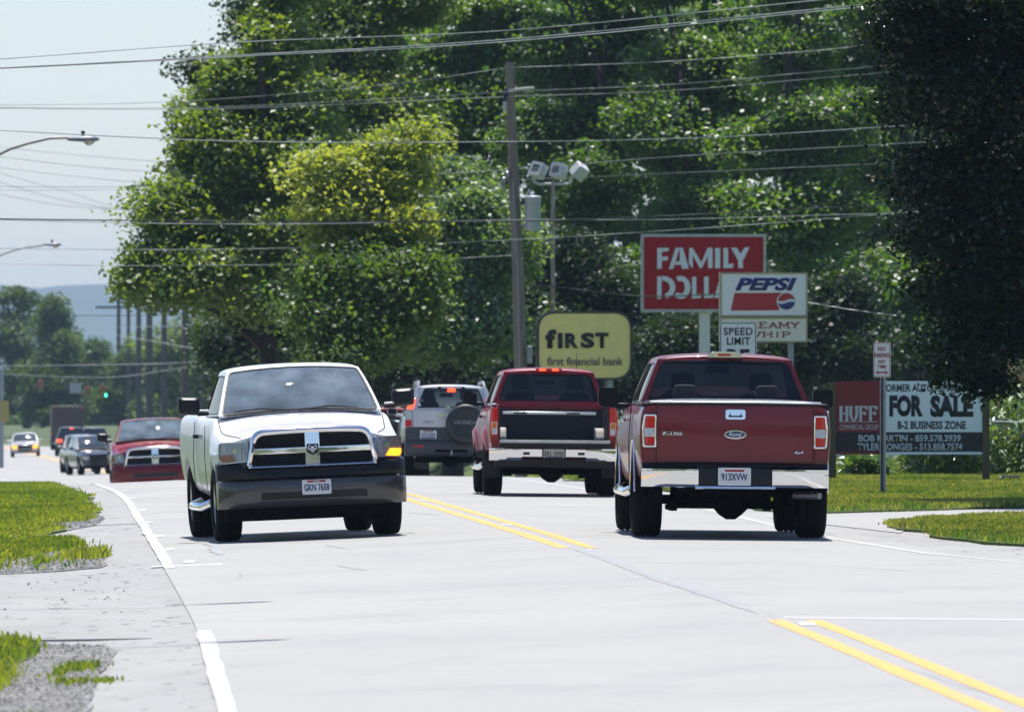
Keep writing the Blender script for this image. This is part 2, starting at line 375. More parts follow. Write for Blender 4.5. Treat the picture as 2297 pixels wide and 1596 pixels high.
def road_sheet(name, fa, fb, n, ds, off, m):
    V = []; f = []
    for d in ds:
        a, b = fa(d), fb(d)
        cc = float(xy(d)); xs_ = list(a + (cc-a)*i/(n//2) for i in range(n//2)) + list(cc + (b-cc)*i/(n-n//2) for i in range(n-n//2+1)) if a < cc < b else [a + (b-a)*i/n for i in range(n+1)]
        for x in xs_: V.append((x, d, float(gz(x, d)) + off))
    for j in range(len(ds)-1):
        for i in range(n): q = j*(n+1)+i; f.append((q, q+1, q+n+2, q+n+1))
    nn = len(ds); W_ = n+1
    bd = [i for i in range(W_)] + [j*W_+n for j in range(1, nn)] + [(nn-1)*W_+i for i in range(n-1, -1, -1)] + [j*W_ for j in range(nn-2, 0, -1)]
    b0 = len(V); V += [(V[i][0], V[i][1], V[i][2]-.09) for i in bd]; q = len(bd); f += [(bd[i], b0+i, b0+(i+1) % q, bd[(i+1) % q]) for i in range(q)]
    me = bpy.data.meshes.new(name); me.from_pydata(V, [], f); me.materials.append(m); finish(me, 60); o = bpy.data.objects.new(name, me); link(o); return tag(o, kind='structure')
RT = np.array([(100,3.35),(117.5,2.33),(140,1.1),(172,-.4)])
def xr(d): return np.interp(d, RT[:,0], RT[:,1]) if d < 150 and d > 100 else (xy(d) + 3.45)
dn = list(np.arange(-40, 260, 2.0)) ; df = list(np.arange(40, 260, 2.0)) + list(np.arange(260, 1100, 10.0))
road_sheet('asphalt_apron', lambda d: xy(d)-9.5, lambda d: xy(d)+11, 20, list(np.arange(30, 115, 1.5)), -.012, GM['apron'])
road_sheet('road_shoulder', lambda d: xl(d)-1.3, lambda d: xr(d)+1.0, 10, list(np.arange(112, 260, 2.0)) + list(np.arange(260, 1100, 10.0)), -.006, GM['apron'])
road_sheet('road', lambda d: xl(d)-.05, lambda d: xy(d)+3.6, 8, list(np.arange(-380,20,10.0)) + list(np.arange(20, 260, 1.0)) + list(np.arange(260, 1100, 10.0)), .0, GM['road'])
# side street mouth across the whole width (d 66..84)
road_sheet('side_street', lambda d: xy(d)-60, lambda d: xy(d)-4.3, 24, list(np.arange(66.5, 85.6, 1.0)), -.0085, GM['apron'])
road_sheet('side_street', lambda d: xy(d)+3.5, lambda d: xy(d)+60, 24, list(np.arange(62, 86, 1.0)), .0, GM['road'])
# markings
L_ = .11
strip('road_marking', lambda d: (xl(d)-L_*.5, xl(d)+L_*.5), np.arange(86.5, 250, 1.5), GM['wline'], .0025, jit=.008, seed=1)
strip('road_marking', lambda d: (xl(d)-L_*.5, xl(d)+L_*.5), np.arange(30, 68.6, 1.5), GM['wline'], .0025, jit=.006, seed=2)
strip('road_marking', lambda d: (xl(d)-L_*.5, xl(d)+L_*.5), np.arange(255, 1050, 8), GM['wline'], .0025, seed=2)
for o0 in (0.0, .27):
    strip('road_marking', lambda d: (xy(d)+o0-.065, xy(d)+o0+.065), np.arange(88, 250, 1.5), GM['yline'], .0025, jit=.005, seed=3)
    strip('road_marking', lambda d: (xy(d)+o0-.06, xy(d)+o0+.06), np.arange(30, 64.8, 1.5), GM['yline'], .0025, jit=.005, seed=4)
strip('road_marking', lambda d: (xy(d)-.1, xy(d)+.45), np.arange(255, 1050, 8), GM['yline'], .0025, seed=4)
RTT = np.array([(82,5.4),(83.6,4.65),(84.2,4.46),(87,3.9),(94.4,3.23),(100,2.98),(117.5,2.33),(140,1.1),(172,-.35),(190,-1.3),(250,-5.0)])
strip('road_marking', lambda d: (np.interp(d,RTT[:,0],RTT[:,1])-.06, np.interp(d,RTT[:,0],RTT[:,1])+.06), list(np.arange(82, 90, .5)) + list(np.arange(90, 250, 1.5)), GM['wline'], .003, jit=.005, seed=5)
for x, d in ((-6.3,151.1),(-5.61,137.3),(-4.88,122.6),(-4.39,112.0),(-3.89,102.2),(-3.50,94.5),(-3.09,88.7)):
    strip('lane_stud', lambda q: (x-.05, x+.06), np.linspace(d-.45, d+.45, 3), M['white'], .004)
for d in (121.3, 100.8, 63.6):
    x = float(xy(d))+.15; strip('lane_stud', lambda q: (x-.05, x+.06), np.linspace(d-.35, d+.35, 3), M['white'], .004)
# faded cross lines and the pavement joint
strip('stop_line', lambda q: (-3.4, .75), [87.25, 87.6], GM['fline'], .002)
strip('stop_line', lambda q: (1.9, 4.2), [64.95, 65.2], GM['fline'], .002)
# crack along the missing centre line, and the blotches of sealant about it
rg = np.random.default_rng(8)
def crack(name, P, w, m, seed, off=.002):
    rg = np.random.default_rng(seed); V = []; n = 0
    Q = []
    for i in range(len(P)-1):
        for k in range(8): t = k/8; Q.append((P[i][0]+(P[i+1][0]-P[i][0])*t + rg.normal(0,min(w,.03)*.5), P[i][1]+(P[i+1][1]-P[i][1])*t))
    Q.append(P[-1])
    for i, (x, d) in enumerate(Q):
        ww = w*(.6+abs(rg.normal(0,.3)))*(.2 if i in (0, len(Q)-1) else 1); V += [(x-ww, d, float(gz(x,d))+off), (x+ww, d, float(gz(x,d))+off)]
    me = bpy.data.meshes.new(name); me.from_pydata(V, [], [(2*i,2*i+1,2*i+3,2*i+2) for i in range(len(Q)-1)]); me.materials.append(m)
    o = bpy.data.objects.new(name, me); link(o); return tag(o, kind='structure')
crack('crack', [(.55,88),(.75,84),(.95,80),(1.15,76),(1.45,71),(1.75,66)], .014, GM['tar'], 1)
crack('crack', [(.65,88),(1.0,81),(1.3,75),(1.75,68)], .05, GM['stain'], 2, .0012)
crack('crack', [(1.8,66),(2.3,55),(2.9,47)], .016, GM['tar'], 3, .0012)
crack('crack', [(-1.0,52),(-.95,50),(-1.05,48)], .09, GM['stain'], 5)
crack('crack', [(-3.2,98),(-3.0,94),(-2.85,91)], .08, GM['stain'], 6)
crack('crack', [(-2.9,66),(-2.72,62),(-2.62,58),(-2.47,54),(-2.36,50),(-2.3,46)], .03, GM['tar'], 7)
for k in range(9):
    x0 = rg.uniform(-2.5, 4); d0 = rg.uniform(70, 135); crack('crack', [(x0,d0),(x0+rg.normal(0,.5),d0+rg.uniform(1,4))], .012, GM['tar'], 20+k)
# ------- verges
polyA = [(-16,176),(-8.5,173),(-8.2,165),(-7.7,158),(-7.15,150),(-6.9,146),(-6.3,137),(-5.75,126),(-5.4,120),(-5.2,114),(-5.75,113.3),(-5.45,110),(-5.3,107.2),(-5.5,104),(-16,103)]
polyB = [(-16,101.8),(-4.75,101),(-4.55,98),(-4.5,95.5),(-4.85,93),(-4.95,90),(-4.9,87.5),(-16,84.5)]
gravB = [(-5.0,96),(-4.5,97),(-4.30,96.6),(-4.05,92.4),(-3.9,88.2),(-4.6,86.6),(-6,86.2),(-6,93)]
polyC = [(-16,66.2),(-3.65,66.3),(-3.36,65.7),(-3.25,63.8),(-3.2,60.0),(-3.1,53.1),(-2.95,48),(-2.9,40),(-16,40)]
gravC = [(-3.5,66.0),(-2.85,65.1),(-2.70,62.7),(-2.60,58.3),(-2.46,53.8),(-2.34,50),(-2.25,42),(-4,42),(-4,60)]
gravA = [(-6.4,121),(-5.4,120.6),(-5.1,116),(-5.02,112),(-5.3,107.5),(-6.0,108),(-6.2,115)]
polyD = [(3.2,113.5),(3.81,112),(6.3,116.5),(12,125),(30,136),(30,300),(-1.5,300),(-2.5,240),(.2,190),(1.0,165),(2.0,142),(2.75,125)]
polyE = [(4.15,100.6),(4.55,104.5),(5.1,106.5),(6.26,107.8),(12,111),(30,118),(30,88),(6.5,89.6),(5.1,90.7),(4.68,92),(4.35,96.7)]
walk = [(2.6,112),(4.1,98),(4.55,104.5),(5.1,106.4),(6.26,107.7),(12,110.9),(30,117.9),(30,136.2),(12,125.2),(6.3,116.7),(3.81,112.2)]
poly_sheet('gravel_bed', wob(gravA,.05,seed=1), GM['gravel'], -.002); poly_sheet('gravel_bed', wob(gravB,.05,seed=2), GM['gravel'], -.002); poly_sheet('gravel_bed', wob(gravC,.03,seed=3), GM['gravel'], -.002)
LAWN = [wob(polyA,.10,seed=4), wob(polyB,.08,seed=5), wob(polyC,.05,seed=6), wob(polyD,.12,seed=7), wob(polyE,.10,seed=8)]
for P in LAWN: poly_sheet('lawn', P, GM['lawn'], .05, dome=1, step=.6)
poly_sheet('sidewalk', walk, GM['walk'], -.001)
def inside(P, x, y):
    P = np.array(P); n = len(P); c = np.zeros(len(x), bool); j = n-1
    for i in range(n):
        k = ((P[i,1] > y) != (P[j,1] > y)) & (x < (P[j,0]-P[i,0])*(y-P[i,1])/(P[j,1]-P[i,1]+1e-12)+P[i,0]); c ^= k; j = i
    return c
def vnoise(x, y, s, seed=0):
    rg = np.random.default_rng(seed); T = rg.random((64,64)); X, Y = x/s, y/s; i, j = np.floor(X).astype(int), np.floor(Y).astype(int); fx, fy = X-i, Y-j
    fx = fx*fx*(3-2*fx); fy = fy*fy*(3-2*fy); g = lambda a, b: T[a % 64, b % 64]
    return (g(i,j)*(1-fx)+g(i+1,j)*fx)*(1-fy)+(g(i,j+1)*(1-fx)+g(i+1,j+1)*fx)*fy
def blades(P, n, hmin, hmax, dmax, seed, m, name='grass', xmax=11.5, xmin=-12, dens=None):
    rg = np.random.default_rng(seed); A = np.array(P); lo, hi = A.min(0), A.max(0); lo[0] = max(lo[0], xmin); hi[0] = min(hi[0], xmax); hi[1] = min(hi[1], dmax)
    x = rg.uniform(lo[0], hi[0], n); d = rg.uniform(lo[1], hi[1], n); k = inside(P, x, d); x, d = x[k], d[k]
    cone = np.abs(x) < d*.0585 + .6; x, d = x[cone], d[cone]
    if dens is not None: k = rg.random(len(x)) < dens(x, d); x, d = x[k], d[k]
    q = vnoise(x, d*.4, .8, seed)*.6 + vnoise(x, d*.4, .2, seed+1)*.4
    hgt = (hmin + (hmax-hmin)*q)*rg.uniform(.5, 1.35, len(x)); a = rg.uniform(0, 2*np.pi, len(x)); w_ = rg.uniform(.004, .009, len(x))*(1+d/120)
    lean = rg.normal(0, .35, (len(x), 2))*hgt[:,None]; d = d - rg.random(len(d))**2*.5; x = x + rg.normal(0, .04, len(x)); z = gz(x, d) + .03
    B = np.stack([x, d, z], -1); t = np.stack([np.cos(a)*w_, np.sin(a)*w_, np.zeros_like(a)], -1)
    mid = B + np.stack([lean[:,0]*.35, lean[:,1]*.35, hgt*.6], -1); top = B + np.stack([lean[:,0], lean[:,1], hgt], -1)
    V = np.stack([B-t, B+t, mid+t*.8, top, mid-t*.8], 1).reshape(-1, 3)
    tint = np.clip(vnoise(x, d*.3, 1.1, seed+5)*.55 + vnoise(x, d*.25, .35, seed+6)*.5 + rg.normal(0, .22, len(x)), 0, 1)
    return quads(name, V, 5, m, tint=tint, kind='stuff')
GRM = leafmat('grass_blade', (.075,.17,.016), (.31,.34,.06), .46, .05, .4)
GRM2 = leafmat('grass_blade_right', (.05,.15,.018), (.33,.33,.10), .45, .05, .4)
gA = blades(LAWN[0], 190000, .025, .075, 178, 1, GRM); blades(LAWN[1], 110000, .025, .08, 200, 2, GRM); blades(LAWN[2], 80000, .025, .08, 200, 3, GRM)
blades(LAWN[3], 900000, .025, .10, 180, 4, GRM2); blades(LAWN[4], 300000, .025, .085, 200, 5, GRM2)
blades(gravB, 12000, .03, .12, 200, 6, GRM, dens=lambda x, d: (vnoise(x, d*.3, .35, 9) > .72)*1.0 + .02)
blades([(-2.9,66.2),(-2.45,66),(-2.45,52),(-2.9,52)], 5000, .02, .06, 200, 7, GRM, dens=lambda x, d: (vnoise(x, d*.3, .4, 11) > .80)*1.0)
# gravel stones
def stones(P, n, seed, smin=.008, smax=.03, name='gravel_stones'):
    rg = np.random.default_rng(seed); A = np.array(P); lo, hi = A.min(0), A.max(0); x = rg.uniform(lo[0], hi[0], n); d = rg.uniform(lo[1], hi[1], n); k = inside(P, x, d); x, d = x[k], d[k]
    s = rg.uniform(smin, smax, len(x)); z = gz(x, d) + .006; B = np.stack([x, d, z], -1); V = []
    O = np.array([(1,0,0),(0,1,0),(-1,0,0),(0,-1,0),(0,0,1)], float)
    pts = B[:,None,:] + O[None]*s[:,None,None]*rg.uniform(.6, 1.4, (len(x),5,3))*np.array([1,1,.8])
    F_ = [(0,1,4),(1,2,4),(2,3,4),(3,0,4)]; V = pts[:, [i for f in F_ for i in f]].reshape(-1, 3)
    return quads(name, V, 3, GM['gravel_s'], kind='stuff', tint=np.repeat(rg.random(len(x)), 4))
gm = mat('gravel_stone', (.34,.33,.31), .9); t_ = gm.node_tree; at = t_.nodes.new('ShaderNodeAttribute'); at.attribute_name = 'tint'; cr = t_.nodes.new('ShaderNodeMix'); cr.data_type = 'RGBA'; cr.inputs[6].default_value = (.16,.155,.15,1); cr.inputs[7].default_value = (.46,.44,.41,1); t_.links.new(at.outputs['Fac'], cr.inputs[0]); t_.links.new(cr.outputs[2], t_.nodes['Principled BSDF'].inputs['Base Color']); GM['gravel_s'] = gm
stones(gravA, 5000, 1); stones(gravB, 7000, 2); stones(gravC, 16000, 3, .006, .018)
stones([(-9,84.5),(-3.2,85),(-3.0,72),(-9,72)], 300, 5, .008, .022, 'gravel_stones')
# ------- hill far off
def hillz(X, D):
    r = vnoise(X+4000, D, 330, 3)*14 + vnoise(X+4000, D, 60, 4)*4
    return -12 + np.clip((D-8250)/700, 0, 1)*(76 + r*2.2)*(1 - .00022*np.abs(X+520)*1.0)
sheet('hills', np.linspace(-1300, 1300, 90), np.linspace(8200, 9700, 24), hillz, GM['hill'])
# ------------------------------------------------------------------ trees
BARK = mat('bark', (.045,.037,.03), .95, noise=.5, nscale=9, bump=.8, bscale=14, stretch=(1,1,.25))
def leaves(pos, size, rg, tint, flat=.55):
    """folded leaf: two triangles hinged along the midrib -> one bent quad"""
    n = len(pos); nr = rg.normal(0, 1, (n,3)); nr[:,2] = np.abs(nr[:,2]) + flat; nr /= np.linalg.norm(nr, axis=1)[:,None]
    a = rg.normal(0, 1, (n,3)); a -= nr*(a*nr).sum(1)[:,None]; a /= np.linalg.norm(a, axis=1)[:,None]; a[:,2] -= .35; a /= np.linalg.norm(a, axis=1)[:,None]
    b = np.cross(nr, a); b /= np.linalg.norm(b, axis=1)[:,None]; s = size[:,None]
    return np.stack([pos - a*s*.5, pos + b*s*.34 - a*s*.08 + nr*s*.06, pos + a*s*.55, pos - b*s*.34 - a*s*.08 + nr*s*.06], 1).reshape(-1, 3)
def crown(lobes, nb, nl, rg, lsize, br=.24, shell=.62, drop=.0):
    """lobes: (x, y, z, rx, ry, rz). boughs sit on the lobes' shells, leaves on the boughs"""
    L = np.array(lobes); vol = (L[:,3]*L[:,4] + L[:,3]*L[:,5] + L[:,4]*L[:,5]); k = rg.choice(len(L), nb, p=vol/vol.sum())
    dr = rg.normal(0, 1, (nb,3)); dr /= np.linalg.norm(dr, axis=1)[:,None]; rad = (shell + (1-shell)*rg.random(nb)**.6)*rg.choice([1,1,1,1.1], nb)
    LR = np.maximum(L[:,3:] - br*.75, L[:,3:]*.5); bc = L[k,:3] + dr*LR[k]*rad[:,None]; mr = (L[k,3]*L[k,4]*L[k,5])**(1/3); bs = np.full(nb, br)*np.exp(rg.normal(-.05, .38, nb))
    w_ = bs**2.2; m = rg.choice(nb, nl, p=w_/w_.sum()); v = rg.normal(0, 1, (nl,3)); v /= np.linalg.norm(v, axis=1)[:,None]
    r = rg.random(nl)**.5*np.exp(np.abs(rg.normal(0, .10, nl))); p = bc[m] + v*r[:,None]*bs[m][:,None]*np.array([1.25,1.25,.66]); p[:,2] -= drop*r*bs[m]
    lv = vol/vol.sum(); nf = int(nl*.06); kf = rg.choice(len(L), nf, p=lv); vf = rg.normal(0, 1, (nf,3)); vf /= np.linalg.norm(vf, axis=1)[:,None]
    p[:nf] = L[kf,:3] + vf*LR[kf]*(rg.random(nf)**.3*.98)[:,None]
    bt = rg.random(nb); tint = np.clip(bt[m]*.55 + rg.random(nl)*.45, 0, 1)
    return leaves(p, lsize*rg.uniform(.6, 1.45, nl), rg, tint), tint, bc
def tree(name, label, u, d, base, lobes, n, ls, lm, seed, group=None, depth=1.15, tr=.24, nb=None, br=.42, zoff=0.0, shell=.62, cat='tree', slope=.6):
    """lobes given as photo-measured ellipses (u, v, ru, rv) at this tree's distance; made round in depth"""
    rg = np.random.default_rng(seed); s = F/d; X0 = (u-1148)/s; gzv = float(gz(X0, d)) if base is None else base
    W = []
    for q in lobes:
        x, _, z = U(q[0], q[1], d); dd = q[4] if len(q) > 4 else rg.uniform(-.6, .6)
        if slope: dd += (z - EYE - (850-sum(p[1] for p in lobes)/len(lobes))/s)*slope
        rx = q[2]/s; W.append((x - X0, dd, z - gzv, rx*.93, max(rx, q[3]/s*.6)*depth*.62, q[3]/s*.93))
    if d < 400 and slope:
        W2 = []
        for x, y_, z, a, b_, c in W:
            W2.append((x, y_, z, a*.74, b_*.74, c*.74))
            for q in range(6):
                th, ph = rg.uniform(0, 2*np.pi), rg.uniform(-.9, 1.2); f_ = rg.uniform(.58, .80); k_ = rg.uniform(.30, .48)
                W2.append((x + a*f_*np.cos(th)*np.cos(ph), y_ + b_*f_*np.sin(th)*np.cos(ph), z + c*f_*np.sin(ph), a*k_*rg.uniform(.8,1.3), b_*k_, c*k_*rg.uniform(.6,1.0)))
        W = W2
    t = thing(name, label, cat, (X0, d, gzv), 0, group)
    n = int(n*1.9); ls = ls*.86 if d < 400 else ls; nb = nb or max(60, n//105); V, tint, bc = crown(W, nb, n, rg, ls, br=br, shell=shell)
    quads('crown', V, 4, lm, t, tint=tint)
    W = np.array(W); zt = W[:,2].max(); m = MB(); lean = rg.normal(0, .25, 2); hz = zt*.8
    path = [(0,0,-.3)] + [(lean[0]*k/5 + rg.normal(0,.06), lean[1]*k/5, hz*k/5) for k in range(1, 6)]
    m.tube(path, [tr*1.35, tr, tr*.85, tr*.68, tr*.45, tr*.2], 9)
    for b in bc[rg.choice(len(bc), min(len(bc), 26), replace=False)]:
        k = np.clip(b[2]/hz*.72, .15, .92); p0 = Vector((lean[0]*k, lean[1]*k, hz*k)); p1 = Vector(b); md = p0.lerp(p1, .5) + Vector((0,0,.25*(p1-p0).length*.3))
        m.tube([p0, md, p1], [tr*.34, tr*.2, tr*.06], 6)
    m.build('trunk', BARK, t, smooth=60); return t
LM = {
 'ygreen': leafmat('yellow_green_leaf', (.030,.085,.015), (.15,.23,.040), .46, .06),
 'maple': leafmat('maple_leaf', (.045,.12,.014), (.20,.28,.035), .50, .09),
 'yellow': leafmat('yellowing_leaf', (.14,.22,.035), (.38,.42,.12), .50, .04),
 'mid': leafmat('mid_green_leaf', (.032,.10,.018), (.12,.22,.04), .45, .07),
 'pale': leafmat('silver_backed_leaf', (.045,.13,.03), (.22,.32,.15), .40, .09),
 'back': leafmat('ash_leaf', (.035,.11,.013), (.14,.25,.03), .50, .09),
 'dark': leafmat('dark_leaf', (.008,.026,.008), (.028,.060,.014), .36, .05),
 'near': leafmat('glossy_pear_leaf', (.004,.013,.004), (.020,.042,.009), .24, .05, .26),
 'far': leafmat('far_leaf', (.03,.08,.02), (.09,.15,.035), .4, .03),
}
tree('maple_tree', 'large rounded maple with sunlit yellow-green edge against the sky, leftmost of the woods', 600, 215, None,
     [(350,600,85,110),(340,640,62,50),(395,655,80,38),(450,665,60,40),(420,500,110,120),(440,345,88,110),(475,250,70,80),(540,200,100,110),(400,460,80,90),(610,110,100,110),(560,420,140,150),(470,610,120,70),(640,570,120,130),(640,300,130,130),(670,-80,130,150),(615,20,50,60),(690,450,100,150),(600,690,60,50)], 62000, .15, LM['maple'], 1, 'trees of the roadside woods')
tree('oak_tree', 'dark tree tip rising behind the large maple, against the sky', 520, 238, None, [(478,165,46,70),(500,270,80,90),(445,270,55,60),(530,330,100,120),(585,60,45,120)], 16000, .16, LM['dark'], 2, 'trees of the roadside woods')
tree('box_elder_tree', 'yellow-green young tree in front of the darker woods', 800, 195, None,
     [(762,405,58,62),(735,375,34,28),(815,372,44,36),(905,322,44,34),(862,345,36,30),(850,425,72,50),(915,395,46,40),(755,480,42,36),(820,495,66,42),(905,500,48,44),(745,540,28,30),(790,560,42,34)], 34000, .14, LM['yellow'], 3, 'trees of the roadside woods', br=.34)
tree('sassafras_tree', 'yellowish green tree under the yellow tree, above the roof of the white pickup', 780, 193, None,
     [(748,625,42,48),(805,600,48,44),(870,560,56,60),(865,650,66,55),(790,675,52,40),(770,745,60,52),(845,735,72,60),(905,690,44,66),(790,805,80,45),(725,700,30,55),(920,610,40,50)], 26000, .14, LM['ygreen'], 33, 'trees of the roadside woods')
tree('ash_tree', 'broad pale green tree between the yellow tree and the wooden pole', 1010, 215, None,
     [(980,560,90,70),(1045,650,105,90),(940,690,90,80),(1075,490,85,85),(1030,410,80,60),(900,760,110,70),(1050,760,110,80),(1120,580,70,90)], 38000, .14, LM['pale'], 4, 'trees of the roadside woods')
tree('elm_tree', 'tall green tree rising above the yellow tree to the top of the picture', 760, 252, None,
     [(690,70,110,115),(810,130,130,120),(900,-10,140,110),(770,270,130,120),(660,240,90,120),(860,250,120,110),(790,-120,150,120),(760,420,140,140),(770,600,150,130)], 46000, .16, LM['maple'], 5, 'trees of the roadside woods')
tree('tulip_tree', 'tall leafy tree just to the left of the wooden pole top', 1050, 258, None,
     [(990,130,120,115),(1110,70,130,110),(1050,280,135,110),(940,330,90,90),(1110,-80,150,110),(1150,250,100,120),(1010,-60,130,100),(1060,450,140,130),(1060,650,150,140)], 44000, .165, LM['back'], 6, 'trees of the roadside woods')
tree('hickory_tree', 'tall tree above and behind the three floodlights', 1330, 250, None,
     [(1260,140,120,125),(1400,90,130,120),(1340,300,140,125),(1220,320,90,110),(1300,-80,160,110),(1440,280,100,110),(1340,460,150,130),(1260,620,110,110),(1340,740,140,110)], 48000, .16, LM['mid'], 7, 'trees of the roadside woods')
tree('walnut_tree', 'tall tree directly above the red store sign', 1570, 246, None,
     [(1560,130,130,130),(1640,300,130,125),(1510,300,120,130),(1500,-60,150,110),(1660,30,120,120),(1590,480,140,110),(1480,620,110,110),(1560,740,150,100)], 46000, .16, LM['back'], 8, 'trees of the roadside woods')
tree('locust_tree', 'tall tree between the soda sign and the dark tree on the right', 1800, 240, None,
     [(1780,130,130,130),(1880,280,130,130),(1760,330,120,120),(1840,-60,160,110),(1860,470,130,120),(1760,530,110,110),(1860,640,130,110),(1790,740,130,90)], 46000, .155, LM['back'], 9, 'trees of the roadside woods')
tree('beech_tree', 'shaded tree partly hidden behind the dark tree on the right', 2050, 250, None,
     [(2000,420,140,150),(2050,650,150,130),(2170,500,150,150),(2000,100,150,150),(2180,220,150,150),(2000,760,110,80),(2250,700,130,130),(2280,60,160,160)], 36000, .17, LM['mid'], 10, 'trees of the roadside woods')
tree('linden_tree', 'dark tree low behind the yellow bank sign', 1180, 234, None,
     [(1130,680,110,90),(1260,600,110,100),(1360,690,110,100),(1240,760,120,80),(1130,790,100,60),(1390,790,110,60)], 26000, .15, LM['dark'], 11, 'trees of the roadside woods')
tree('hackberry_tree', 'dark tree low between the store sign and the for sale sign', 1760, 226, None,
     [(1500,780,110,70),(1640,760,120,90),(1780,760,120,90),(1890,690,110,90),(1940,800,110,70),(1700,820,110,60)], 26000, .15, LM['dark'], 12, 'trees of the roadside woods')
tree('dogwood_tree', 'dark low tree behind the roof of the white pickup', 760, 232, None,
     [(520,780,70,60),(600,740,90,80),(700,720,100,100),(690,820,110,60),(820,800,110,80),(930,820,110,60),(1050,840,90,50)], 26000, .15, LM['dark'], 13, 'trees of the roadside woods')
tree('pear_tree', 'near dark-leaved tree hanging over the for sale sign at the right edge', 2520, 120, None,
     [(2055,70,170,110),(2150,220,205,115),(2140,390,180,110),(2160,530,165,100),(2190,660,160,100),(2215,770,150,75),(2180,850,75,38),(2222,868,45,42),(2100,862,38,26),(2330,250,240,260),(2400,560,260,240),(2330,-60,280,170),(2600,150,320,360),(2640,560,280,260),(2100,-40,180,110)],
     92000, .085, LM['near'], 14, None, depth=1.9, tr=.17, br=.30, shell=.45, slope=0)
# far trees beyond the bend
for i, (u, d, lb, lobes, n) in enumerate([
  (60, 850, 'far tree with a flat crown at the left edge, below the street lamps', [(30,685,62,60),(70,770,100,80),(10,860,90,90),(90,880,70,80)], 9000),
  (130, 830, 'far pointed tree second from the left edge', [(122,720,44,78),(135,800,62,70),(120,890,80,80),(150,940,70,60)], 9000),
  (215, 900, 'far low tree below the blue hill', [(205,800,55,52),(240,850,80,60),(200,910,90,70)], 7000),
  (310, 840, 'far tree behind the row of distant poles', [(300,830,75,65),(330,890,90,60),(265,900,60,60)], 7000),
  (400, 760, 'far bright green tree among the distant poles', [(385,780,55,70),(400,860,80,70),(360,920,70,50)], 8000),
  (500, 620, 'leafy tree behind the cab of the white pickup', [(470,760,55,80),(500,840,80,80),(540,900,90,60),(560,770,70,90)], 10000)]):
    tree('far_tree', lb, u, d, None, lobes, n, .26 if d < 700 else .34, LM['far'] if i != 4 else LM['maple'], 30+i, 'trees at the far end of the road', depth=1.5, tr=.3, br=.85, nb=140)
def mass(name, boxes, n, ls, lm, seed, kind='stuff', sq=1.0):
    rg = np.random.default_rng(seed); P = []; 
    for (u0, u1, v0, v1, d, th, k) in boxes:
        s = F/d; m = int(n*k); c = int(max(12, m/260)); cu = rg.uniform(u0, u1, c); top = rg.uniform(0, .35, c); cv = v0 + (v1-v0)*(top + (1-top)*rg.random(c)**.8)
        bc = np.stack([(cu-1148)/s, d + rg.uniform(-th, th, c), EYE + (850-cv)/s], -1); r = rg.uniform(.5, 1.1, c)*sq; q = rg.integers(0, c, m)
        v = rg.normal(0, 1, (m,3)); v /= np.linalg.norm(v, axis=1)[:,None]; P.append(bc[q] + v*(rg.random(m)**.4*r[q])[:,None]*np.array([1.2,1.2,.8]))
    P = np.concatenate(P); t = np.clip(rg.random(len(P)), 0, 1); V = leaves(P, ls*rg.uniform(.6, 1.4, len(P)), rg, t); return quads(name, V, 4, lm, tint=t, kind=kind)
mass('background_wood', [(500,2420,-170,760,300,5,.8),(470,620,250,760,296,4,.05),(560,2420,-170,300,310,5,.25)], 180000, .27, LM['back'], 52, sq=.9)
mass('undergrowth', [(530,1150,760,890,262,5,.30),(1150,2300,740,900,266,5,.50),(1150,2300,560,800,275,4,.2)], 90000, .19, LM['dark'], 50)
mass('far_woods', [(-150,720,880,1010,1010,20,.5),(-150,300,800,960,1050,20,.25),(150,720,760,900,1100,25,.25)], 40000, .6, LM['far'], 51, sq=3.0)
rgb = np.random.default_rng(77); nn_ = 26000; xb = rgb.uniform(-75, 75, 90); hb = rgb.uniform(9, 15, 90); qb = rgb.integers(0, 90, nn_)
pb = np.stack([xb[qb] + rgb.normal(0,2.2,nn_), -75 + rgb.normal(0,3,nn_) - .25*np.abs(xb[qb]), rgb.random(nn_)**.8*hb[qb]], -1)
tb = rgb.random(nn_); quads('roadside_wood', leaves(pb, rgb.uniform(.7,1.5,nn_), rgb, tb), 4, LM['mid'], tint=tb, kind='stuff')       # the wood on the near side of the photographer, mirrored in chrome and glass
# weeds and shrubs about the for sale sign
WD = leafmat('weed_leaf', (.045,.12,.02), (.16,.24,.07), .45, .10, .3)
def weed_mass(name, boxes, n, ls, seed):
    rg = np.random.default_rng(seed); V = []; T = []
    for (u0, u1, v0, v1, d, th, k) in boxes:
        s = F/d; m = int(n*k); uu = rg.uniform(u0, u1, m); vv = rg.uniform(v0, v1, m); P = np.stack([(uu-1148)/s, d + rg.uniform(-th, th, m), EYE + (850-vv)/s], -1)
        c = vnoise(uu*.1, vv*.1, 2.2, seed); k2 = rg.random(m) < c*1.4; P = P[k2]; L = ls*rg.uniform(.5, 1.6, len(P))
        up = np.stack([rg.normal(0,.5,len(P)), rg.normal(0,.4,len(P)), rg.uniform(.1,1.1,len(P))], -1); up /= np.linalg.norm(up, axis=1)[:,None]; sd = np.cross(up, rg.normal(0,1,(len(P),3))); sd /= np.linalg.norm(sd, axis=1)[:,None]
        ww = (L*.12)[:,None]; dr = np.array([0,0,-1.0])*(L*.45)[:,None]
        V.append(np.stack([P, P+up*L[:,None]*.5-sd*ww, P+up*L[:,None]+dr, P+up*L[:,None]*.5+sd*ww], 1).reshape(-1, 3)); T.append(np.clip(rg.random(len(P))*.7+c[k2]*.3, 0, 1))
    return quads(name, np.concatenate(V), 4, WD, tint=np.concatenate(T), kind='stuff')
weed_mass('weeds', [(2030,2330,965,1072,160,1.5,.55),(2150,2330,900,1060,163,1.5,.3),(1895,1985,1030,1062,157,.5,.12)], 30000, .20, 3)
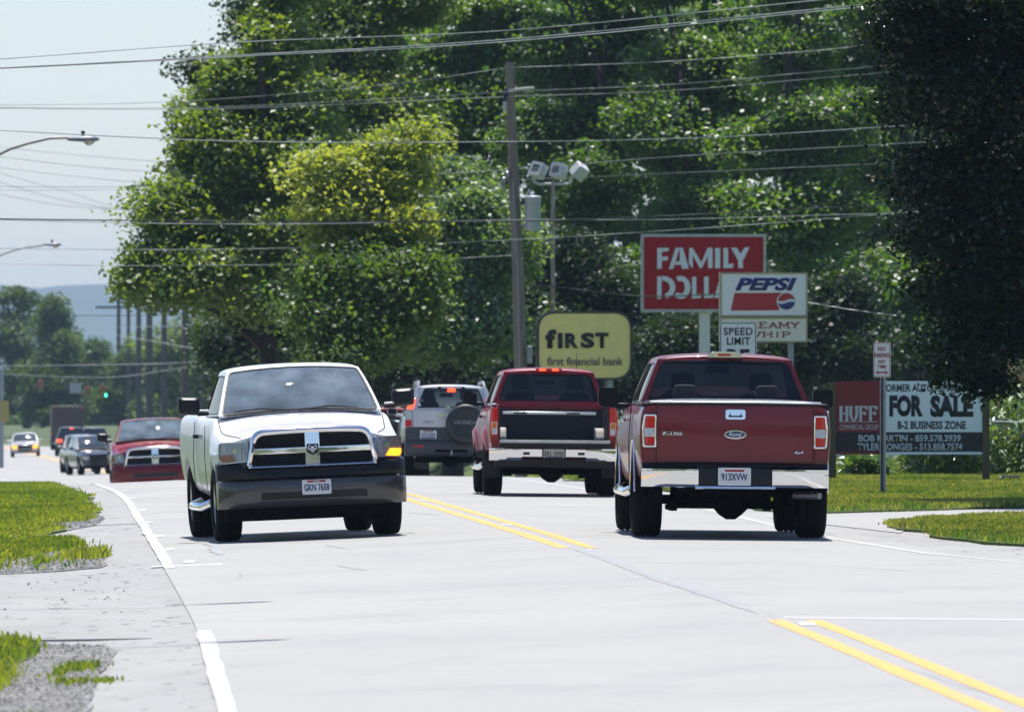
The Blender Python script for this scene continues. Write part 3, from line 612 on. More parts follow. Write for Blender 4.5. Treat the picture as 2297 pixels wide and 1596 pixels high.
# tall corn plants at the right edge
def corn():
    t = thing('corn_plant', '', 'corn plant', (0,0,0)); rg = random.Random(4); MB().tube([(0,0,0),(.02,0,.9),(.0,.01,1.9)], [.016,.012,.006], 6).build('stalk', mat('corn_stalk', (.12,.17,.05), .7), t)
    L = MB(); w0 = .045
    def fn(s, q): x = s*.62; return (x, (q-.5)*w0*2*(1-s)**.6*min(1, s*6+.3), .45*x*2 - 1.55*x*x + .02*abs(q-.5))
    L.grid(fn, 8, 2); me = L.mesh('leaf', mat('corn_leaf', (.13,.21,.045), .5, noise=.3), 60)
    for k in range(9):
        o = bpy.data.objects.new('leaf', me); link(o, t); o.location = (0,0,.25+k*.17); o.rotation_euler = (0,rg.uniform(-.35,.2),k*2.5+rg.uniform(-.5,.5)); sc = rg.uniform(.75,1.15); o.scale = (sc,sc,sc)
    T = MB()
    for k in range(9): a = k*.7; T.tube([(0,0,1.85),(.06*math.cos(a),.06*math.sin(a),2.05),(.16*math.cos(a),.16*math.sin(a),2.16)], [.008,.010,.004], 5)
    T.build('tassel', mat('tassel', (.36,.27,.13), .8, noise=.3), t); return t
cp = corn(); cg = 'corn plants at the right edge'
CL = ['corn plant right beside the right post of the for sale sign','tall corn plant at the very right edge','corn plant with tassel just below the dark tree','short corn plant at the foot of the right sign post','corn plant second in from the right edge','corn plant behind the wire at the right edge','corn plant halfway between the sign post and the right edge','low corn plant at the grass edge by the black pipe','corn plant behind the right sign post','corn plant in the back row nearest the right edge','corn plant in the back row behind the tassels','pale corn plant at the bottom of the right weeds']
for i, (u, v, d, sc) in enumerate([(2222,1060,158,.85),(2290,1062,159,1.0),(2262,1055,160,1.05),(2212,1062,157,.55),(2278,1058,161,.95),(2246,1052,163,1.05),(2238,1060,159,.75),(2256,1064,157,.5),(2205,1050,164,.9),(2300,1050,165,1.1),(2268,1048,166,1.08),(2290,1066,156,.45)]):
    o = cp if i == 0 else copy_tree(cp); x = (u-1148)/F*d; o.location = (x, d, float(gz(x, d))); o.rotation_euler = (0,0,i*1.1); o.scale = (sc*.85,)*3; tag(o, CL[i], 'corn plant', cg)
# ------------------------------------------------------------------ signs, poles, lamps, wires
WOOD = mat('weathered_pole_wood', (.27,.225,.19), .9, noise=.45, nscale=7, bump=.6, bscale=20, stretch=(1,1,.12))
POST = mat('treated_post_wood', (.13,.105,.06), .9, noise=.4, nscale=8, bump=.5, stretch=(1,1,.2))
def place(u, v, d, base=False): x, y, z = U(u, v, d); return (x, y, float(gz(x, y)) if base else z)
def sign_mp(t): return lambda a, b, o: (a, -o, b)
fmp = lambda a, b, o: (a, -o, b)
def rect(x0, x1, z0, z1): return [(x0,z0),(x1,z0),(x1,z1),(x0,z1)]
def arcband(cx, cy, rx, ry, t, a0, a1, n=18, tx=None):
    tx = tx or t; A = [a0 + (a1-a0)*k/n for k in range(n+1)]
    return [(cx+rx*math.cos(R(a)), cy+ry*math.sin(R(a))) for a in A] + [(cx+(rx-tx)*math.cos(R(a)), cy+(ry-t)*math.sin(R(a))) for a in A[::-1]]
def polys(P, mt, parent, o, name='lettering', ext=.012, mp=fmp): 
    m = MB()
    for p in P: m.prism(p, mp, o, o+ext)
    return m.build(name, mt, parent, smooth=0)

# red store sign -----------------------------------------------------------
d = 222; k = F/d; x, y, z0 = place(1578, 0, d, True); t = thing('store_sign', 'large red sign with white cut-out letters on a white post, FAMILY DOLLAR', 'sign', (x,y,z0))
zc = lambda v: EYE + (850-v)/k - z0; xc = lambda u: (u-1578)/k
X0, X1, Z0, Z1 = xc(1437), xc(1718), zc(700), zc(525)
MB().box(X0,X1,0.0,.42,Z0,Z1).build('cabinet', M['white'], t, bevel=.02)
MB().ring(rpoly(rect(X0,X1,Z0,Z1), .02), rpoly(rect(X0+.07,X1-.07,Z0+.07,Z1-.07), .03), fmp, -.03, .05, mid=.01).build('frame', mat('sign_trim', (.60,.59,.57), .5, noise=.3), t)
RED = mat('red_sign_face', (.44,.006,.012), .5, coat=0, spec=.25, noise=.12); pr = RED.node_tree.nodes['Principled BSDF']
MB().plate(rpoly(rect(X0+.06,X1-.06,Z0+.06,Z1-.06), .04, ne=8), lambda a,b,o: (a, -o-.03*(1-abs(2*(a-X0)/(X1-X0)-1)**6)*(1-abs(2*(b-Z0)/(Z1-Z0)-1)**6), b), 0, .02, rings=10).build('face', RED, t, smooth=60)
c2 = lambda px, py: (xc((1600+px/2.393)*.7175), zc((650+py/2.393)*.7175))
G_ = []
def gl(*pts): G_.append([c2(*p) for p in pts])
gl((1085,300),(1120,300),(1120,452),(1085,458)); gl((1120,300),(1172,298),(1172,322),(1120,330)); gl((1120,366),(1168,362),(1164,392),(1120,394))
gl((1224,298),(1254,298),(1206,456),(1172,458)); gl((1254,298),(1278,300),(1322,454),(1272,456),(1262,425),(1218,428),(1226,400),(1254,398))
gl((1325,300),(1350,300),(1352,452),(1322,420)); gl((1350,300),(1412,400),(1420,400),(1462,298),(1500,298),(1500,450),(1466,450),(1462,360),(1420,450),(1404,450),(1350,352))
gl((1518,300),(1557,300),(1557,452),(1518,452)); gl((1580,300),(1616,300),(1616,420),(1657,416),(1652,450),(1580,452))
gl((1637,298),(1682,298),(1708,345),(1738,296),(1776,294),(1724,400),(1728,450),(1692,450),(1690,392))
def arcg(cx, cy, rx, ry, tx, ty, a0, a1): G_.append(arcband(*c2(cx,cy), rx/2.393*.7175/k, ry/2.393*.7175/k, ty/2.393*.7175/k, a0, a1, tx=tx/2.393*.7175/k))
gl((1085,512),(1118,512),(1118,678),(1085,682)); arcg(1134,594,88,84,42,36,-78,100)
arcg(1262,594,72,86,42,38,-135,120)
gl((1346,518),(1378,514),(1378,648),(1412,642),(1412,674),(1346,678)); gl((1436,516),(1470,512),(1470,646),(1508,640),(1504,672),(1436,676))
gl((1556,514),(1584,512),(1545,672),(1512,674)); gl((1584,512),(1604,512),(1650,672),(1604,674),(1590,640),(1556,642),(1562,612),(1582,612))
gl((1672,514),(1706,514),(1706,672),(1672,674)); arcg(1712,554,46,42,30,28,-85,95); gl((1712,600),(1742,596),(1775,670),(1738,672))
polys([[(a*1.0, b) for a, b in q] for q in G_], mat('white_cut_letter', (.82,.82,.86), .4), t, .055, 'lettering', .03)
MB().box(xc(1568),xc(1592),.08,.33,-.2,Z0).build('post', M['white'], t, bevel=.02)
# yellow bank sign ------------------------------------------------------
d = 208; k = F/d; x, y, z0 = place(1310, 0, d, True); t = thing('bank_sign', 'yellow rounded bank sign reading first, first financial bank', 'sign', (x,y,z0), R(5))
zc = lambda v: EYE + (850-v)/k - z0; xc = lambda u: (u-1310)/k
X0, X1, Z0, Z1 = xc(1203), xc(1418), zc(852), zc(698); q = rpoly(rect(X0,X1,Z0,Z1), .42, nc=10)
MB().ring(q, rpoly(rect(X0+.05,X1-.05,Z0+.05,Z1-.05), .38, nc=10), fmp, -.40, .03).plate(q, fmp, -.40, -.36).build('cabinet', mat('dark_trim', (.03,.032,.036), .4), t, smooth=50)
MB().plate(rpoly(rect(X0+.04,X1-.04,Z0+.04,Z1-.04), .40, nc=10), lambda a,b,o: (a, -o-.02*math.cos(a)*1, b), -.05, .0, rings=6).build('face', mat('yellow_face', (.95,.78,.28), .5, coat=0, noise=.10), t, smooth=60)  # face colour raised in place of sunlight coming through the plastic
bm_ = lambda a, b, o: (a, -o-.02, b); c3 = lambda px, py: (xc((1650+px/5.32)*.7175), zc((900+py/5.32)*.7175))
def bt(s, x0, y0, x1, y1, mt, bold, nm='lettering'):
    a, b = c3(x0,y0), c3(x1,y1); text(s, b[0]-a[0], a[1]-b[1], mt, t, bm_, (a[0]+b[0])/2, (a[1]+b[1])/2, nm, bold=bold, o=.004, ext=.01)
bt('f', 285,690,465,1005, M['ink'], .05); bt('I', 492,745,570,1005, M['ink'], .04); bt('R', 612,750,835,1000, M['ink'], .05); bt('S', 872,742,1105,1000, M['ink'], .05); bt('T', 1120,742,1335,1000, M['ink'], .05)
bt('first financial bank', 315,1150,1580,1285, mat('grey_blue_ink', (.07,.07,.13), .5), .006)
for u_ in (1250, 1370): MB().box(xc(u_)-.06,xc(u_)+.06,.08,.26,-.2,Z0+.1).build('post', M['steel'], t)
# soda sign with the name board ----------------------------------------------
d = 172; k = F/d; x, y, z0 = place(1712, 0, d, True); t = thing('soda_sign', 'white PEPSI sign with red band over a cream CREAMY WHIP board', 'sign', (x,y,z0), R(3))
zc = lambda v: EYE + (850-v)/k - z0; xc = lambda u: (u-1712)/k
CRM = mat('cream_cabinet', (.45,.38,.22), .5, noise=.25)
for (v0, v1, fc, nm) in ((611,710,(.86,.86,.85),'panel'),(711,768,(.84,.80,.66),'name_board')):  # soda face white lifted to stand in for sun glowing through it
    X0, X1, Z0, Z1 = xc(1614), xc(1811), zc(v1), zc(v0)
    e = MB().box(X0,X1,0,.30,Z0,Z1).build(nm, CRM, t, bevel=.01)
    MB().ring(rpoly(rect(X0,X1,Z0,Z1), .015), rpoly(rect(X0+.03,X1-.03,Z0+.03,Z1-.03), .015), fmp, -.02, .02, mid=.006).build('frame', CRM, e)
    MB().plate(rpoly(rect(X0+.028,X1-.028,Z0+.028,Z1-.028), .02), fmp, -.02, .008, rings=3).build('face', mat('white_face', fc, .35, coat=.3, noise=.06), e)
c2 = lambda px, py: (xc((1600+px/2.393)*.7175), zc((650+py/2.393)*.7175))
NAVY = mat('navy_print', (.018,.025,.16), .4); RD = mat('red_print', (.42,.018,.02), .4); MRN = mat('maroon_print', (.24,.02,.02), .5)
def ct(s, x0, y0, x1, y1, mt, bold, **kw):
    a, b = c2(x0,y0), c2(x1,y1); return text(s, b[0]-a[0], a[1]-b[1], mt, t, fmp, (a[0]+b[0])/2, (a[1]+b[1])/2, bold=bold, o=.010, ext=.005, **kw)
ct('PEPSI', 1668,522,2130,618, NAVY, .045, shear=.28)
polys([[c2(1663,636),c2(2015,634),c2(1985,690),c2(2000,765),c2(1635,768)]], RD, t, .009, 'red_band', .003)
cx, cz = c2(2052,698); rr = 70/2.393*.7175/k
MB().plate(circ(cx,cz,rr*1.04,rr*.96), fmp, .012, .015).build('roundel', mat('roundel_white', (.72,.72,.72), .4), t)
wv = [(cx + rr*.92*s_, cz + rr*(.10*math.sin(s_*3.0)+.04*s_)) for s_ in np.linspace(-1,1,15)]
up = [(cx+rr*.92*math.cos(R(a)), cz+rr*.88*math.sin(R(a))) for a in np.linspace(8,172,22)]; lo_ = [(cx+rr*.92*math.cos(R(a)), cz+rr*.88*math.sin(R(a))) for a in np.linspace(188,352,22)]
polys([up + [(a, b+rr*.14) for a, b in wv[1:-1]]], RD, t, .016, 'roundel_red', .003); polys([lo_ + [(a, b-rr*.16) for a, b in wv[::-1][1:-1]]], NAVY, t, .016, 'roundel_blue', .003)
# serif capitals as strokes for the name board
STR = {'C': [('a',.5,.5,.42,.5,50,310)], 'R': [('l',.15,0,.15,1),('l',.15,1,.5,1),('l',.15,.5,.5,.5),('a',.5,.75,.28,.25,-90,90),('l',.45,.5,.85,0)], 'E': [('l',.15,0,.15,1),('l',.15,1,.85,1),('l',.15,.52,.65,.52),('l',.15,0,.85,0),('l',.85,1,.85,.8),('l',.85,0,.85,.2)],
       'A': [('l',.08,0,.5,1),('l',.5,1,.92,0),('l',.25,.35,.75,.35)], 'M': [('l',.1,0,.12,1),('l',.12,1,.5,.25),('l',.5,.25,.88,1),('l',.88,1,.9,0)], 'Y': [('l',.08,1,.5,.48),('l',.92,1,.5,.48),('l',.5,.48,.5,0)],
       'W': [('l',.02,1,.27,0),('l',.27,0,.5,.85),('l',.5,.85,.73,0),('l',.73,0,.98,1)], 'H': [('l',.15,0,.15,1),('l',.85,0,.85,1),('l',.15,.5,.85,.5)], 'I': [('l',.5,0,.5,1)], 'P': [('l',.15,0,.15,1),('l',.15,1,.5,1),('l',.15,.48,.5,.48),('a',.5,.74,.3,.26,-90,90)],
       'U': [('l',.15,1,.15,.35),('l',.85,1,.85,.35),('a',.5,.35,.35,.35,180,360)], 'F': [('l',.15,0,.15,1),('l',.15,1,.85,1),('l',.15,.52,.65,.52),('l',.85,1,.85,.8),('l',.65,.62,.65,.42)]}
SER = {'R': [(.15,0),(.85,0),(.08,1)], 'E': [(.08,0),(.08,1)], 'A': [(.08,0),(.92,0)], 'M': [(.1,0),(.9,0),(.1,1),(.9,1)], 'Y': [(.5,0),(.1,1),(.9,1)], 'W': [(.04,1),(.5,1),(.96,1)], 'H': [(.15,0),(.85,0),(.15,1),(.85,1)], 'I': [(.5,0),(.5,1)], 'P': [(.15,0),(.08,1)], 'U': [(.15,1),(.85,1)], 'F': [(.15,0),(.08,1)], 'C': []}
def serif(word, x0, y0, x1, y1, th, mt, parent, o, wd=None, name='lettering', sl=.16, thx=1.0):
    P = []; wds = [ (.5 if c == 'I' else 1.25 if c in 'MW' else 1.0) for c in word]; tot = sum(wds) + .16*(len(word)-1); cur = x0; sc = (x1-x0)/tot; H = y1-y0
    def seg(ax, ay, bx, by, tt):
        dx, dy = bx-ax, by-ay; L = math.hypot(dx, dy) or 1; px, py = -dy/L*tt/2, dx/L*tt/2; P.append([(ax+px,ay+py),(bx+px,by+py),(bx-px,by-py),(ax-px,ay-py)])
    for c, w_ in zip(word, wds):
        W_ = w_*sc; X = lambda a: cur + a*W_; Y = lambda b: y0 + th*.5 + b*(H-th)
        for s_ in STR[c]:
            if s_[0] == 'l':
                vert = abs(s_[3]-s_[1])*W_ < abs(s_[4]-s_[2])*H; seg(X(s_[1]), Y(s_[2]), X(s_[3]), Y(s_[4]), th*(1.15*thx if vert else .75))
            else: P.append(arcband(X(s_[1]), Y(s_[2]), s_[3]*W_+th*.45, s_[4]*(H-th)+th*.35, th*.8, s_[5], s_[6], tx=th*1.1*thx))
        for a, b in SER[c]: seg(X(a)-sl*W_, Y(b), X(a)+sl*W_, Y(b), th*.6)
        cur += W_ + .16*sc
    m = MB()
    for i, p in enumerate(P): m.prism(p, fmp, o + .0004*(i % 7), o + .004 + .0004*(i % 7))
    m.build(name, mt, parent, smooth=0)
a, b = c2(1700,902), c2(2148,850); serif('CREAMY', a[0], a[1], b[0], b[1], .024, MRN, t, .010)
a, b = c2(1760,970), c2(2096,922); serif('WHIP', a[0], a[1], b[0], b[1], .024, MRN, t, .010)
for u_ in (1650, 1775): MB().box(xc(u_)-.05,xc(u_)+.05,.10,.20,-.2,zc(768)+.03).build('post', M['steel'], t)
# speed limit -----------------------------------------------------------------
d = 153; k = F/d; x, y, z0 = place(1655, 0, d, True); t = thing('speed_limit_sign', 'white speed limit sign showing over the roof of the dark red pickup', 'sign', (x,y,z0))
zc = lambda v: EYE + (850-v)/k - z0; X0, X1, Z1 = -.305, .305, zc(722); Z0 = Z1-.762
pl = MB().plate(rpoly(rect(X0,X1,Z0,Z1), .04), fmp, -.003, .0, rings=2).build('sign_plate', mat('reflective_white', (.80,.84,.83), .35, noise=.06), t)
MB().ring(rpoly(rect(X0+.012,X1-.012,Z0+.012,Z1-.012), .035), rpoly(rect(X0+.026,X1-.026,Z0+.026,Z1-.026), .025), fmp, .0005, .002).build('border', M['ink'], pl)
text('SPEED', .48, .125, M['ink'], pl, fmp, 0, Z1-.155, bold=.018, o=.002, spacing=1.1); text('LIMIT', .38, .125, M['ink'], pl, fmp, .005, Z1-.315, bold=.018, o=.002, spacing=1.1); text('35', .40, .27, M['ink'], pl, fmp, 0, Z1-.58, bold=.03, o=.002)
for b_ in (Z1-.06, Z0+.06): MB().lathe([(0,.001),(0,.012),(-.006,.009),(-.006,.001)], 10, 'y', (0,.0-.002,b_)).build('bolt', M['steel'], pl)
MB().box(-.03,.03,.006,.04,-.2,Z1-.02).build('post', M['steel'], t)
# no parking --------------------------------------------------------------------
d = 127; k = F/d; x, y, z0 = place(1981, 0, d, True); t = thing('no_parking_sign', 'small white no parking any time sign with red letters on a steel post', 'sign', (x,y,z0), R(-38))
Z1 = EYE + (850-768)/k - z0; Z0 = Z1-.475; X0, X1 = -.145, .145
pl = MB().plate(rpoly(rect(X0,X1,Z0,Z1), .03), fmp, .034, .038, rings=2).build('sign_plate', mat('sign_white', (.82,.82,.84), .35, noise=.05), t)
MB().ring(rpoly(rect(X0+.008,X1-.008,Z0+.008,Z1-.008), .026), rpoly(rect(X0+.016,X1-.016,Z0+.016,Z1-.016), .02), fmp, .038, .040).build('border', M['redink'], pl)
for s_, ww, zz, hh in (('NO',.13,.085,.06),('PARKING',.25,.175,.062),('ANY',.13,.26,.048),('TIME',.15,.33,.048)): text(s_, ww, hh, M['redink'], pl, fmp, 0, Z1-zz, bold=.015, o=.038, ext=.003)
m = MB(); zz = Z1-.41
for p in ([(-.07,zz-.010),(.07,zz-.010),(.07,zz+.010),(-.07,zz+.010)], [(.06,zz-.03),(.105,zz),(.06,zz+.03)], [(-.06,zz+.03),(-.105,zz),(-.06,zz-.03)]): m.prism(p, fmp, .0385, .041)
m.build('arrow', M['redink'], pl, smooth=0)
MB().prism([(-.045,-.012),(-.03,-.012),(-.026,.024),(.026,.024),(.03,-.012),(.045,-.012),(.045,-.005),(.034,-.005),(.030,.03),(-.030,.03),(-.034,-.005),(-.045,-.005)], lambda a,b,o: (a, b-.01, o), -.25, Z1-.01).build('post', M['steel'], t)
# for sale board -------------------------------------------------------------
d = 149; k = F/d; x, y, z0 = place(2037, 0, d, True); t = thing('for_sale_sign', 'wide for sale board in red, pale blue and black between two wooden posts', 'sign', (x,y,z0), R(1.5))
zc = lambda v: EYE + (850-v)/k - z0; xc = lambda u: (u-2037)/k
c4 = lambda px, py: (xc((2560+px/3.589)*.7175), zc((1150+(py + .020*(px-1000))/3.589)*.7175))
A_, B_ = c4(178,135+0), c4(1842,960); X0, X1 = A_[0], B_[0]; Z1 = c4(1000,146)[1]; Z0 = c4(1000,968)[1]; xm = c4(697,0)[0]; zb = c4(1000,718)[1]; zb2 = c4(1000,938)[1]
MB().box(X0,X1,.0,.018,Z0,Z1).build('backing_board', mat('plywood', (.25,.19,.12), .8, noise=.2), t)
def panel(x0, x1, z0_, z1_, nm, col, o=.002): MB().plate(rpoly(rect(x0,x1,z0_,z1_), .002), fmp, .0, o, rings=2).build(nm, mat(nm, col, .4, noise=.05), t)
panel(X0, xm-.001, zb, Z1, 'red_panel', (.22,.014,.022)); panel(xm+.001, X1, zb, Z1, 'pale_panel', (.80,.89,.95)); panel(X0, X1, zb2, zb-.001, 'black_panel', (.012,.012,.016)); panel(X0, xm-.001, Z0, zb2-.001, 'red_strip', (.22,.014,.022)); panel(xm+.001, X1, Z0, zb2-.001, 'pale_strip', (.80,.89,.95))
def st_(s, x0, y0, x1, y1, mt, bold): a, b = c4(x0,y1), c4(x1,y0); text(s, b[0]-a[0], abs(b[1]-a[1]), mt, t, fmp, (a[0]+b[0])/2, (a[1]+b[1])/2, bold=bold, o=.002, ext=.002)
PALE = mat('pale_print', (.55,.60,.64), .5)
st_('FORMER AUTO REPAIR SHOP', 712,165,1790,270, M['ink'], .03); st_('FOR', 786,300,1165,550, M['ink'], .06); st_('SALE', 1245,290,1730,545, M['ink'], .06)
st_('B-2 BUSINESS ZONE', 880,580,1648,688, M['ink'], .035); st_('BOB MARTIN - 859.578.3939', 440,735,1588,838, PALE, .03); st_('TYLER RONGES - 513.858.7574', 425,830,1606,935, PALE, .03)
a, b = c4(228,615), c4(655,428); serif('HUFF', a[0], a[1], b[0], b[1], .030, PALE, t, .0025, sl=.2, thx=1.3)
a, b = c4(228,622), c4(655,616); MB().box(a[0],b[0],-.005,-.002,a[1],a[1]+.008).build('rule', PALE, t)
st_('COMMERCIAL GROUP', 228,640,660,705, PALE, .0)
for u0, u1, vb in ((1858,1874,1100),(2203,2219,1095)):
    MB().box(xc(u0),xc(u1),-.03,.06,-.3,zc(858 if u0 < 2000 else 852)).build('post', POST, t, bevel=.006)

# wooden utility pole with its gear ----------------------------------------------
d = 205; k = F/d; x, y, z0 = place(1168, 0, d, True); t = thing('utility_pole', 'weathered wooden utility pole with grey transformer, beside the three floodlights', 'utility pole', (x,y,z0))
zc = lambda v: EYE + (850-v)/k - z0; xc = lambda u: (u-1168)/k
MB().tube([(xc(1170),0,-.3),(xc(1167),0,zc(820)),(xc(1161),0,zc(600)),(xc(1152),0,zc(400)),(xc(1146),0,zc(250)),(xc(1143),0,zc(140))], [.145,.138,.128,.115,.102,.094], 16).build('pole', WOOD, t, smooth=60)
MB().tube([(xc(1140),-.1,zc(204)),(xc(1150),-.12,zc(202)),(xc(1197),-.3,zc(198))], .028, 8).build('insulator_arm', mat('fibreglass', (.62,.60,.55), .4), t)
MB().lathe([(0,.01),(.0,.05),(.05,.03),(.06,.055),(.11,.03),(.14,.05),(.2,.02),(.22,.01)], 14, 'z', (xc(1133),-.13,zc(222))).build('insulator', M['blackgloss'], t, smooth=50)
MB().tube([(xc(1131),-.14,zc(228)),(xc(1132),-.14,zc(250))], .035, 8).build('cutout_fuse', mat('porcelain', (.45,.48,.5), .3), t)
tf = MB(); tf.lathe([(0,.001),(0,.16),(.02,.172),(.70,.175),(.72,.185),(.75,.185),(.77,.15),(.79,.001)], 28, 'z', (xc(1195),-.10,zc(518)))
tr_ = tf.build('transformer', mat('transformer_grey', (.40,.44,.48), .4, noise=.12), t, smooth=40)
for zz in (zc(460), zc(505)): MB().box(xc(1165),xc(1180),-.10,-.04,zz-.02,zz+.02).build('bracket', M['steel'], tr_)
MB().lathe([(0,.03),(.05,.045),(.07,.03),(.11,.045),(.15,.02),(.17,.01)], 12, 'z', (xc(1186),-.12,zc(441))).build('bushing', M['steel'], tr_)
for (u_, v_, r_) in ((1130,405,.05),(1138,392,.06),(1128,420,.035)): MB().lathe([(-.08,.01),(-.06,r_*.8),(.05,r_),(.08,.01)], 10, 'z', (xc(u_),-.12,zc(v_))).build('cable_clamp', M['steel'], t)
MB().tube([(xc(1172),-.13,-.2),(xc(1160),-.13,zc(600)),(xc(1150),-.125,zc(410))], .014, 6).build('ground_wire', M['steel'], t)
MB().box(xc(1182),xc(1194),-.2,-.08,zc(815),zc(776)).build('meter_box', M['steel'], t, bevel=.01)
# floodlights --------------------------------------------------------------------
d = 218; k = F/d; x, y, z0 = place(1240, 0, d, True); t = thing('floodlight_pole', 'thin rust-streaked pole carrying three white floodlights', 'floodlight', (x,y,z0))
zc = lambda v: EYE + (850-v)/k - z0; xc = lambda u: (u-1240)/k
FW = mat('flood_white', (.62,.63,.64), .4, noise=.15); RUST = mat('rusty_white_pole', (.55,.54,.52), .6, noise=.9, nscale=5, ncol=(.22,.10,.05), stretch=(1,1,.4))
MB().tube([(0,0,-.2),(0,0,zc(700)),(0,0,zc(405))], [.055,.05,.045], 12).build('pole', RUST, t, smooth=60)
MB().tube([(xc(1195),0,zc(398)),(xc(1198),0,zc(408)),(xc(1208),0,zc(413)),(xc(1272),0,zc(413)),(xc(1281),0,zc(408)),(xc(1282),0,zc(396))], .034, 10).build('crossbar', FW, t, smooth=60)
for u_, v_, ry, rz_ in ((1208,384,12,-35),(1254,385,4,-35),(1300,386,32,-150)):
    m = MB(); mm = Matrix.Translation((xc(u_),0,zc(v_))) @ Matrix.Rotation(R(ry),4,'Y') @ Matrix.Rotation(R(rz_),4,'Z') @ Matrix.Rotation(R(-18),4,'X')
    fl = MB(); fl.box(-.16,.16,-.15,.12,-.17,.17); o = fl.build('floodlight_head', FW, t, bevel=.03); o.matrix_local = mm
    MB().ring(rpoly(rect(-.155,.155,-.165,.165), .03), rpoly(rect(-.10,.10,-.10,.10), .02), fmp, .13, .17).build('visor', FW, o)
    MB().plate(rpoly(rect(-.11,.11,-.11,.11), .02), fmp, .14, .155).build('lens', mat('flood_lens', (.20,.19,.17), .2, coat=.5), o)

# street lamps on the left ---------------------------------------------------------
GAL = mat('lamp_arm_metal', (.30,.28,.26), .5, .7, noise=.3)
def street_lamp(label, d, tip, arm_pts, px, sc=1.0, grp='street lamps along the left side'):
    """tip: lamp head centre (x, z); arm_pts: list of (x, z) from head back to the pole; px: pole x"""
    z0 = float(gz(px, d)); t = thing('street_lamp', label, 'street lamp', (px, d, z0), 0, grp); hx, hz = tip[0]-px, tip[1]-z0
    MB().tube([(0,0,-.3),(0,0,3),(0,0,arm_pts[-1][1]-z0+1.2)], [.15,.135,.11], 12).build('pole', WOOD, t, smooth=60)
    MB().tube([(hx-.28,0,hz+.03)] + [(a-px,0,b-z0) for a, b in arm_pts], .028, 8).build('arm', GAL, t, smooth=60)
    MB().tube([(arm_pts[-2][0]-px,0,arm_pts[-2][1]-z0+.02),(arm_pts[-1][0]-px,0,arm_pts[-1][1]-z0+.55)], .012, 6).build('brace', GAL, t)
    h = MB(); S = [(-.34,.045,.05),(-.30,.06,.07),(-.10,.09,.12),(.08,.11,.15),(.24,.095,.13),(.33,.05,.07),(.355,.015,.02)]; n = 14; vs = []; fs = []
    for a, hh, ww in S:
        for q in range(n): th = 2*math.pi*q/n; zz = math.sin(th); vs.append((hx+a*sc, ww*math.cos(th)*sc, hz+(hh*zz*(.75 if zz > 0 else .55))*sc))
    for i in range(len(S)-1):
        for q in range(n): j = (q+1) % n; fs.append((i*n+q, i*n+j, (i+1)*n+j, (i+1)*n+q))
    h.add(vs, fs + [tuple(range(n)), tuple(range((len(S)-1)*n, len(S)*n))]); hd = h.build('lamp_head', mat('lamp_housing', (.16,.18,.23), .45, .3), t, smooth=50)
    MB().lathe([(-.115*sc,.001),(-.105*sc,.05*sc),(-.07*sc,.095*sc),(-.02*sc,.125*sc),(.01,.125*sc)], 18, 'z', (hx+.13*sc, 0, hz-.02)).build('lamp_glass', mat('lamp_lens', (.50,.49,.44), .15, coat=1), hd, smooth=60)
    MB().lathe([(0,.03*sc),(.04*sc,.03*sc),(.05*sc,.045*sc),(.10*sc,.045*sc),(.11*sc,.001)], 12, 'z', (hx+.0*sc, 0, hz+.08*sc)).build('photocell', M['ink'], hd, smooth=40)
    return t
def lamp_from(label, d, head, arm, pu, sc=1.0):
    f = lambda u, v: (U(u, v, d)[0], U(u, v, d)[2]); return street_lamp(label, d, f(*head), [f(*p) for p in arm], f(pu, 0)[0], sc)
lamp_from('upper street lamp on a curved arm reaching in from the left, against the sky', 200, (186,313), [(150,309),(110,311),(60,323),(20,336),(-50,372),(-110,400)], -110, 1.0)
lamp_from('lower, more distant street lamp on the left, below the dark cable', 345, (117,549), [(95,551),(60,555),(30,562),(0,573),(-40,592),(-75,606)], -75, 1.0)
# the two nearer lamps of the same row stand over the junction; only their shadows fall into the picture
for i, (hx, hd, hz) in enumerate(((-2.35,77.6,9.0),(-2.0,68.2,9.0))):
    street_lamp(('nearer' if i else 'farther') + ' street lamp above the junction, seen by its shadow on the road', hd, (hx, hz), [(hx-.6,hz+.02),(hx-1.4,hz-.05),(hx-2.6,hz-.35),(hx-3.6,hz-.8)], hx-3.6, .95)

# distant poles ---------------------------------------------------------------------
DP = mat('dark_pole', (.10,.09,.085), .9)
DL = ['first distant pole from the white pickup','second distant pole from the white pickup','third distant pole from the white pickup, thick','fourth distant pole from the white pickup','fifth distant pole, in the middle of the row','sixth distant pole, just right of the crossarm pole','farthest pole of the row, with a crossarm in the gap of sky']
for i, (u_, vt, vb, d, r_) in enumerate([(457,730,930,430,.15),(415,660,930,480,.17),(368,680,950,560,.17),(335,655,950,640,.22),(311,660,960,720,.20),(288,640,960,800,.16),(266,596,960,850,.17)]):
    x, y, z0 = place(u_, 0, d, True); zt = EYE + (850-vt)/F*d - z0; t = thing('distant_pole', DL[i], 'utility pole', (x,y,z0), 0, 'row of distant utility poles')
    MB().tube([(0,0,-.3),(0,0,zt*.5),(0,0,zt)], [r_*1.2,r_*1.1,r_*.85], 8).build('pole', DP, t)
    MB().box(-.9,.9,-.06,.06,zt-.55,zt-.42).build('crossarm', DP, t)
    if i == 6: MB().box(-2.1,.9,-.06,.06,zt-3.9,zt-3.7).build('crossarm', DP, t)
    for q in (-.8,-.3,.3,.8): MB().lathe([(0,.02),(.03,.06),(.08,.06),(.12,.02)], 8, 'z', (q,0,zt-.42)).build('insulator', M['steel'], t)
